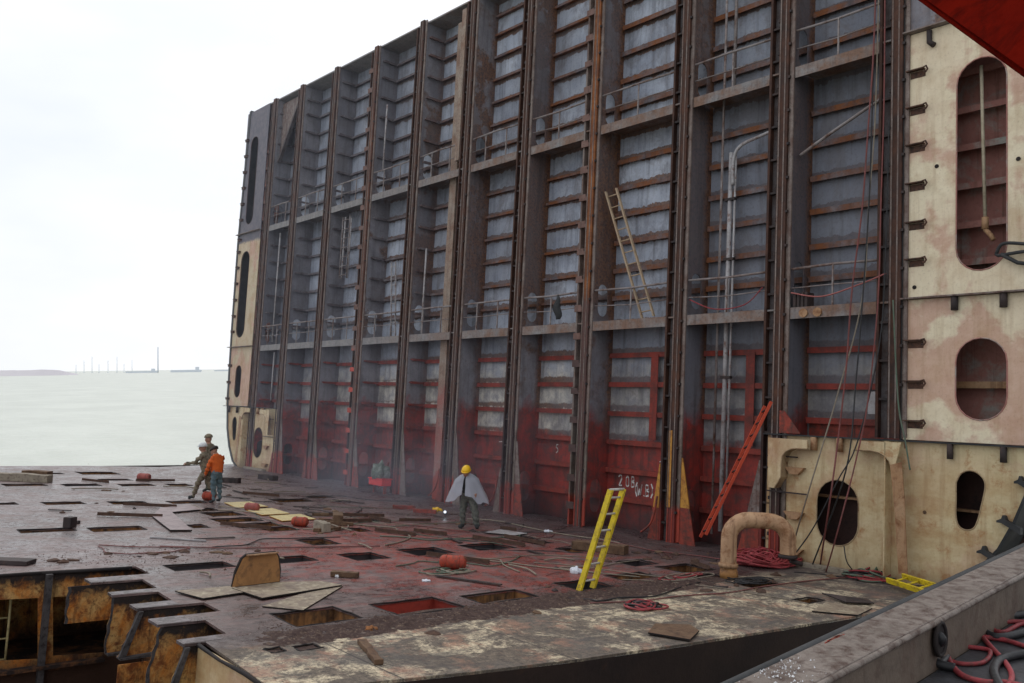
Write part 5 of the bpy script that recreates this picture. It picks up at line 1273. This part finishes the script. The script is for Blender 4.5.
# orange jacket
pose = stand(pelvis=((0, 0, .93), .16), belly=((0, 0, 1.1), .18), chest=((.0, 0, 1.32), .2), neck=((.05, 0, 1.5), .07), skull=((.1, 0, 1.58), .06), head=(.12, 0, 1.6),
             el_l=((.1, .26, 1.12), .07), wr_l=((.25, .22, .92), .045), el_r=((.1, -.28, 1.12), .07), wr_r=((.22, -.28, .9), .045), face=(1, .2, -.35))
r_, P_, hd = figure('person', 'worker in bright orange jacket and blue jeans, seen from behind', dk(217, 503), LEFT * .8 - TOCAM * .45, pose, ['jacket_orange', 'jeans', 'dark_cloth', 'skin'], ('hair', False, 'hair'), .98)
# draped worker facing the camera
pose = stand(pelvis=((0, 0, .92), .15), belly=((.02, 0, 1.08), .15), chest=((.08, 0, 1.28), .17), neck=((.14, 0, 1.44), .06), skull=((.18, 0, 1.52), .06), head=(.2, 0, 1.55),
             el_l=((.12, .32, 1.14), .06), wr_l=((.3, .3, 1.0), .045), el_r=((.12, -.32, 1.14), .06), wr_r=((.28, -.3, .98), .045),
             kn_l=((.08, .19, .48), .1), an_l=((.0, .22, .1), .075), toe_l=((.16, .26, .05), .05), kn_r=((.02, -.17, .48), .1), an_r=((-.08, -.2, .1), .075), toe_r=((.08, -.25, .05), .05), face=(1, 0, -.3))
fdw = TOCAM * .95 + LEFT * .25
r_, P_, hd = figure('person', 'worker in yellow hard hat draped in translucent plastic sheet, facing the camera', dk(469, 529), fdw, pose, ['dark_cloth', 'trousers', 'dark_cloth', 'skin'], ('helmet_yellow', True, 'helmet'))
# plastic cape: hangs from the shoulders in folds
m = MB(); m.smooth = True; N = 40; Rw = 12; vs = []; fs = []
for j in range(Rw + 1):
    t_ = j / Rw
    for k in range(N + 1):
        a = -3.06 + 6.12 * k / N
        side = abs(math.sin(a)); fr = max(0, -math.cos(a))
        q = min(1, t_ / .16)
        wx = .07 + .25 * q + .34 * max(0, t_ - .16); wy = .09 + .13 * q + .19 * max(0, t_ - .1)
        fold = 1 + (.05 * math.sin(a * 7 + 1.3) + .035 * math.sin(a * 13 + 3 * t_)) * t_
        hem = (.5 + .3 * side ** 1.5 + .05 * math.sin(a * 5 + 2) + .03 * math.sin(a * 11)) * 1.0
        hgt = 1.49 - .09 * q - max(0, t_ - .1) * hem
        vs.append(P_((.1 - math.cos(a) * wy * fold + .01 * math.sin(9 * t_ + 4 * a), math.sin(a) * wx * fold, hgt + .012 * math.sin(a * 9 + t_ * 8))))
for j in range(Rw):
    for k in range(N): fs.append((j * (N + 1) + k, j * (N + 1) + k + 1, (j + 1) * (N + 1) + k + 1, (j + 1) * (N + 1) + k))
m.add(vs, fs); m.build('plastic_cape', 'plastic_sheet', r_)
# small upper worker glow: torch of the striding worker
tr = thing('cutting_torch', dk(196, 482), 'thin cutting torch in the hand of the striding khaki worker', 'torch')
w0 = dk(206, 499) + (LEFT * .6 + Vector((0, 0, 1.12)))
m = MB(); m.tube([w0 - LEFT * .02, w0 + LEFT * .1, w0 + LEFT * .17 + Vector((0, 0, -.06))], .02, 6); m.build('torch_tube', 'dark_steel', tr)

# thin smoke off the cutting at the bulkhead foot, plus haze added over the wall
t = NT('smoke'); nt = t.t; nt.nodes.remove(t.b); t.coord(False)
nz = t.noise(.4, 4, .6); X, Y, Z = t.sep()
fx = t.math('SUBTRACT', 1.0, t.math('MULTIPLY', t.math('ABSOLUTE', t.math('ADD', X, -2.0)), 1 / 12.0, True), True)
fz = t.math('SUBTRACT', 1.0, t.math('MULTIPLY', Z, .16, True), True)
fy = t.math('MULTIPLY', t.math('ADD', Y, 3.5), .5, True)
dn = t.math('MULTIPLY', t.math('MULTIPLY', t.math('MULTIPLY', fx, fz), fy), t.math('MULTIPLY', t.ramp(nz, .4, .66), .075))
fx2 = t.math('MULTIPLY', t.math('SUBTRACT', 10.0, X), .055, True)
dn = t.math('ADD', dn, t.math('MULTIPLY', fx2, .0055))
vp = t.n('ShaderNodeVolumePrincipled'); vp.inputs['Color'].default_value = (.74, .8, .95, 1); vp.inputs['Anisotropy'].default_value = .1
t.l(dn, vp.inputs['Density']); outn = [n_ for n_ in nt.nodes if n_.type == 'OUTPUT_MATERIAL'][0]; t.l(vp.outputs[0], outn.inputs['Volume'])
MATS['smoke'] = t.m
m = MB(); m.box(-43.4, -14, -4.2, .9, .02, 18); o = m.build('smoke', 'smoke'); tag(o, 'thin bluish cutting smoke drifting at the foot of the bulkhead, with added haze over the whole wall', 'smoke', None, 'stuff')

# ================================================================ apply the heel to everything built so far
for o in list(COL.objects):
    if o.parent is None: o.matrix_world = HEEL @ Matrix.Translation(o.location)

# ================================================================ LEVEL WORLD: viewer's barge, sea, far shore
def wtop(o): WORLD.add(o.name); return o
ZC = WC.z; ZF = ZC - 1.6; ZT = ZC - 1.33
# coaming: near and far top edges
n0, n1 = atw(813, 683, ZT), atw(1024, 571, ZT)
f0, f1 = atw(784, 659, ZT), atw(1024, 546, ZT)
u = (n1 - n0).normalized(); wv = Vector((-u.y, u.x, 0))
wd = ((f1 - n1).dot(wv) + (f0 - n0).dot(wv)) / 2
Pl = thing('barge_coaming', n0, 'broad brown steel coaming along the edge of the near barge', 'coaming')
A = n0 - u * 6; Bq = n1 + u * 9
m = MB(); m.obox((A + Bq) / 2 + wv * wd / 2 + Vector((0, 0, -.02)), u * (Bq - A).length / 2, wv * abs(wd) / 2, Vector((0, 0, .02))); m.build('top_plate', 'coaming_top', Pl, .006)
m = MB(); m.obox((A + Bq) / 2 + wv * (.02 if wd > 0 else -.02) + Vector((0, 0, (ZF - ZT) / 2 - .022)), u * (Bq - A).length / 2, wv * .012, Vector((0, 0, (ZT - ZF) / 2 - .02))); m.build('side_plate', 'coaming', Pl)
sgn = 1 if wd > 0 else -1
m = MB(); m.obox((A + Bq) / 2 + wv * (wd - sgn * .03) + Vector((0, 0, -3.0)), u * (Bq - A).length / 2, wv * .015, Vector((0, 0, 2.95))); m.build('outer_plate', 'skirt', Pl)
m = MB(); m.tube([A + wv * (-sgn * .005) + Vector((0, 0, -.02)), Bq + wv * (-sgn * .005) + Vector((0, 0, -.02))], .016, 8); m.build('edge_bead', 'coaming_top', Pl)
m = MB(); m.tube([A + wv * (wd + sgn * .03) + Vector((0, 0, -.03)), Bq + wv * (wd + sgn * .03) + Vector((0, 0, -.03))], .03, 8); m.build('outer_bead', 'hull_black', Pl)
m = MB(); pc = atw(780, 652, ZT); c = n0 + u * .6 + wv * wd * .9
[m.obox(c + u * U(-.1, .1) + wv * U(-.006, .006) + Vector((0, 0, .0012)), u * U(.006, .03), wv * U(.001, .004), Vector((0, 0, .0006))) for _ in range(20)]; m.build('orange_paint_streak', 'red_paint', Pl)
# welded stiffener knees on the inner side
# eye hole with black hose through it
q = atw(928, 625, ZT - .05)
m = MB(); e = n0 + u * ((q - n0).dot(u)); cpt = e + wv * (-sgn * .002) + Vector((0, 0, -.11))
ring = [cpt + u * .07 * math.cos(a * .5236) + Vector((0, 0, .085 * math.sin(a * .5236))) - wv * sgn * .012 for a in range(12)]
m.tube(ring, .012, 6, closed=True); m.add(ring, [tuple(range(12))]); m.build('fairlead_hole', 'soot', Pl)
m = MB(); inn = -wv * sgn
fl0 = A - wv * 0; m.obox((A + Bq) / 2 + inn * 6 + Vector((0, 0, ZF - ZT - .02)), u * (Bq - A).length / 2, wv * 6.0, Vector((0, 0, .02)))
o = m.build('barge_deck', 'floor_plate'); tag(o, 'dark steel deck of the near barge', None, None, 'structure')
def fh(name, pts, r, mt, label, z=0):
    m = MB(); m.tube(spline([atw(p[0], p[1], ZF + r + (p[2] if len(p) > 2 else 0)) for p in pts], 8), r, 8); o = m.build(name, mt); return tag(o, label, 'hose')
fh('hose', [(1060, 628), (1024, 630), (1000, 638), (978, 652), (960, 668), (968, 690), (1000, 694), (1040, 690)] if False else [(946, 648), (950, 662), (962, 675), (985, 682), (1010, 683), (1040, 692)], .015, 'hose_red', 'red hose curving from the coaming hole along the barge deck')
fh('hose', [(947, 646), (970, 647), (990, 651), (984, 662), (965, 664), (950, 661)], .012, 'hose_red', 'thin red hose bend lying inside the bigger red curve')
fh('hose', [(980, 634), (992, 648), (1005, 662), (1012, 676), (1006, 690)], .014, 'hose_red', 'red hose running down past the black loop at lower right')
fh('hose', [(984, 637), (1005, 640), (1024, 646), (1050, 655)], .014, 'hose_red', 'red hose leading off to the right edge of the picture')
fh('hose', [(1040, 612), (1010, 616), (988, 622), (985, 631), (1000, 637), (1030, 630), (1050, 620)], .022, 'hose_black', 'thick black hose loop lying against the coaming')
fh('hose', [(1040, 622), (1005, 622), (992, 628), (1004, 632), (1022, 624), (1040, 628)], .013, 'hose_red', 'coiled red hose lying inside the thick black loop')
fh('hose', [(1045, 652), (1020, 654), (1000, 660), (994, 672), (1002, 690)], .022, 'hose_black', 'thick black hose bending out of the lower right corner')
m = MB(); s0 = cpt + inn * .02
m.tube(spline([cpt - inn * .03 + Vector((0, 0, .03)), s0 + Vector((0, 0, .0)), atw(930, 650, ZF + .08), atw(938, 663, ZF + .03), atw(955, 668, ZF + .02)], 8), .024, 8)
m.tube(spline([s0 + Vector((0, 0, .0)), atw(938, 642, ZF + .1), atw(946, 655, ZF + .03), atw(940, 664, ZF + .03)], 8), .02, 8)
tag(m.build('hose', 'hose_black'), 'black hose bundle threading the hole in the coaming', 'hose')
# white flakes spilt on the coaming (uncountable)
m = MB(); cf_ = atw(776, 669, ZT)
for k in range(170):
    c = cf_ + u * random.gauss(0, .1) + wv * random.gauss(0, .1) + Vector((0, 0, .003)); s = U(.003, .009)
    lt = (c - n0).dot(wv) / wd
    if not .02 < lt < .98: continue
    b = [Vector((U(-1, 1), U(-1, 1), 0)) * s for _ in range(3)]; m.add([c + b[0], c + b[1], c + b[2], c + Vector((0, 0, s))], [(0, 1, 3), (1, 2, 3), (2, 0, 3)])
tag(m.build('white_flakes', 'chip'), 'white flakes spilt on the coaming of the near barge', 'litter', None, 'stuff')
# dark red overhang of the near structure at the top right
c0, c1 = atd(912, -8, 7.0), atd(1040, 84, 5.5)
m = MB(); d = (c1 - c0); un = d.normalized(); per = (RC @ Vector((1, 0, 0))); per = H3 @ per
upv = Vector((0, 0, 1)); side = H3 @ (RC @ Vector((.45, .25, .8))); side = (side - un * side.dot(un)).normalized(); dep_ = un.cross(side)
m.obox((c0 + c1) / 2 + side * 1.6 , d * 1.5, side * 1.6, dep_ * .08); 
ov = thing('red_overhang', (c0 + c1) / 2, 'dark red painted steel flap jutting over the top right corner', 'steel structure')
m.build('plate', 'overhang', ov)
m = MB(); m.tube([c0 - d * 1, c1 + d * 1], .02, 8); m.build('edge_bead', 'overhang', ov)
m = MB()
for k in range(4): cc_ = c0 + d * (.1 + .4 * k) + side * .8 + dep_ * -.14; m.obox(cc_, side * .75, un * .015, dep_ * .06)
m.build('ribs', 'overhang', ov)

# sea and far shore
ZS = min((HEEL @ Vector(p)).z for p in [(-43, 0, 0), (-42, -24, 0)]) - 2.6
m = MB(); m.keep_origin = True; Rr = 30000; N = 64; m.add([(0, 0, ZS)] + [(Rr * math.cos(2 * math.pi * k / N), Rr * math.sin(2 * math.pi * k / N), ZS) for k in range(N)], [(0, k + 1, (k + 1) % N + 1) for k in range(N)])
tag(m.build('sea', 'sea'), 'pale grey-green sea reaching the hazy horizon', None, None, 'structure')
def hz(px, dist, z): p_ = atd(px, 371, dist); return Vector((p_.x, p_.y, z))
m = MB(); top = []; bot = []; xs = list(range(-120, 84, 6))
for x in xs:
    h_ = 10.5 if x < 55 else max(.5, 10.5 * (1 - (x - 55) / 28)); h_ += U(-.5, .5) if x < 78 else 0
    top.append(hz(x, 1800, ZS + h_)); bot.append(hz(x, 1780, ZS - 1))
back = [hz(x, 2100, ZS - 1) for x in xs]; n = len(xs)
m.add(bot + top + back, [(i, i + 1, n + i + 1, n + i) for i in range(n - 1)] + [(n + i, n + i + 1, 2 * n + i + 1, 2 * n + i) for i in range(n - 1)])
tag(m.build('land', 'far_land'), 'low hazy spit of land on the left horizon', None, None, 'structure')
def barge(x0, x1, dist, h, mast, label, mx=None):
    a, b = hz(x0, dist, ZS), hz(x1, dist, ZS); root = thing('barge', (a + b) / 2, label, 'barge', 'barges on the horizon')
    d = b - a; m = MB(); bk = Vector((d.y, -d.x, 0)).normalized() * dist * .004
    pr = [(0.0, .6), (.03, 1), (.97, 1), (1, .6), (.97, 0), (.04, 0)]
    v = [a + d * p[0] + Vector((0, 0, h * p[1] - .2)) for p in pr]; v += [q + bk for q in v]; k_ = len(pr)
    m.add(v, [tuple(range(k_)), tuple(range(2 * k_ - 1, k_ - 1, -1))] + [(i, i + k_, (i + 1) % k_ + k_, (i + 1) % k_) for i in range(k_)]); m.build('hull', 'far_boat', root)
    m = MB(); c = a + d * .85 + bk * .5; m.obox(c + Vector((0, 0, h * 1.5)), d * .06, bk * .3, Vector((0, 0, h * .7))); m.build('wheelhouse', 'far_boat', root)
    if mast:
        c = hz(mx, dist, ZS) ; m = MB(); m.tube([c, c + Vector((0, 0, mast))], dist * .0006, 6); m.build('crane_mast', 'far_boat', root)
barge(125, 158, 2600, 5, 70, 'low hazy barge with a tall crane mast on the horizon', 158)
barge(170, 202, 2600, 6.5, 0, 'low hazy barge without mast, right of the crane barge')
barge(214, 232, 3200, 4.5, 0, 'faint smallest barge nearest the wreck on the horizon')
for k, x in enumerate((76, 84, 92, 99, 108, 117, 124, 132)):
    c = hz(x, 3500, ZS); m = MB(); m.tube([c, c + Vector((0, 0, 30 + 14 * (k % 3)))], 1.2, 5); m.tube([c, c + Vector((0, 0, 3))], 3.0, 6)
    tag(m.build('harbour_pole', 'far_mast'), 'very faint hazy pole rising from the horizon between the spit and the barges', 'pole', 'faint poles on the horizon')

# ================================================================ camera, sky, light
cam = bpy.data.cameras.new('camera'); co = bpy.data.objects.new('camera', cam); COL.objects.link(co)
Rm = Matrix(((RC[0][0], RC[0][2], -RC[0][1]), (RC[1][0], RC[1][2], -RC[1][1]), (RC[2][0], RC[2][2], -RC[2][1])))
co.matrix_world = Matrix.Translation(WC) @ (H3 @ Rm).to_4x4()
cam.sensor_width = 36; cam.lens = 36 * F / 1024; cam.clip_end = 60000; cam.clip_start = .05
sc.camera = co
w = bpy.data.worlds.new('World'); sc.world = w; w.use_nodes = True; nt = w.node_tree
bg = nt.nodes['Background']; sky = nt.nodes.new('ShaderNodeTexSky'); sky.sky_type = 'NISHITA'; sky.sun_disc = False
EL_, AZ = math.radians(50), math.radians(-70)
sky.sun_elevation = EL_; sky.sun_rotation = AZ; sky.dust_density = 4; sky.air_density = 1.2
# overcast: cloud layer veils the clear sky
tc = nt.nodes.new('ShaderNodeTexCoord'); nz = nt.nodes.new('ShaderNodeTexNoise'); nz.inputs['Scale'].default_value = 1.6; nz.inputs['Detail'].default_value = 5
mp = nt.nodes.new('ShaderNodeMapping'); mp.inputs['Scale'].default_value = (1, 1, 2.6); nt.links.new(tc.outputs['Generated'], mp.inputs[0]); nt.links.new(mp.outputs[0], nz.inputs['Vector'])
cr = nt.nodes.new('ShaderNodeValToRGB'); cr.color_ramp.elements[0].position = .32; cr.color_ramp.elements[1].position = .68
cr.color_ramp.elements[0].color = (7.7, 8.25, 9.0, 1); cr.color_ramp.elements[1].color = (10.7, 10.75, 10.9, 1)
nt.links.new(nz.outputs[0], cr.inputs[0])
mx = nt.nodes.new('ShaderNodeMix'); mx.data_type = 'RGBA'; mx.inputs[0].default_value = .93
nt.links.new(sky.outputs[0], mx.inputs[6]); nt.links.new(cr.outputs[0], mx.inputs[7]); nt.links.new(mx.outputs[2], bg.inputs[0]); bg.inputs[1].default_value = .11
sl = bpy.data.lights.new('sun', 'SUN'); sl.energy = .8; sl.angle = math.radians(25); sl.color = (1, .97, .92)
so = bpy.data.objects.new('sun', sl); COL.objects.link(so)
dirv = Vector((math.sin(AZ) * math.cos(EL_), math.cos(AZ) * math.cos(EL_), math.sin(EL_)))
so.rotation_euler = (-dirv).to_track_quat('-Z', 'Y').to_euler()
so.location = (0, 0, 30)
sc.view_settings.view_transform = 'Standard'; sc.view_settings.look = 'None'; sc.view_settings.exposure = 0
sc.cycles.volume_bounces = 1; sc.cycles.max_bounces = 8
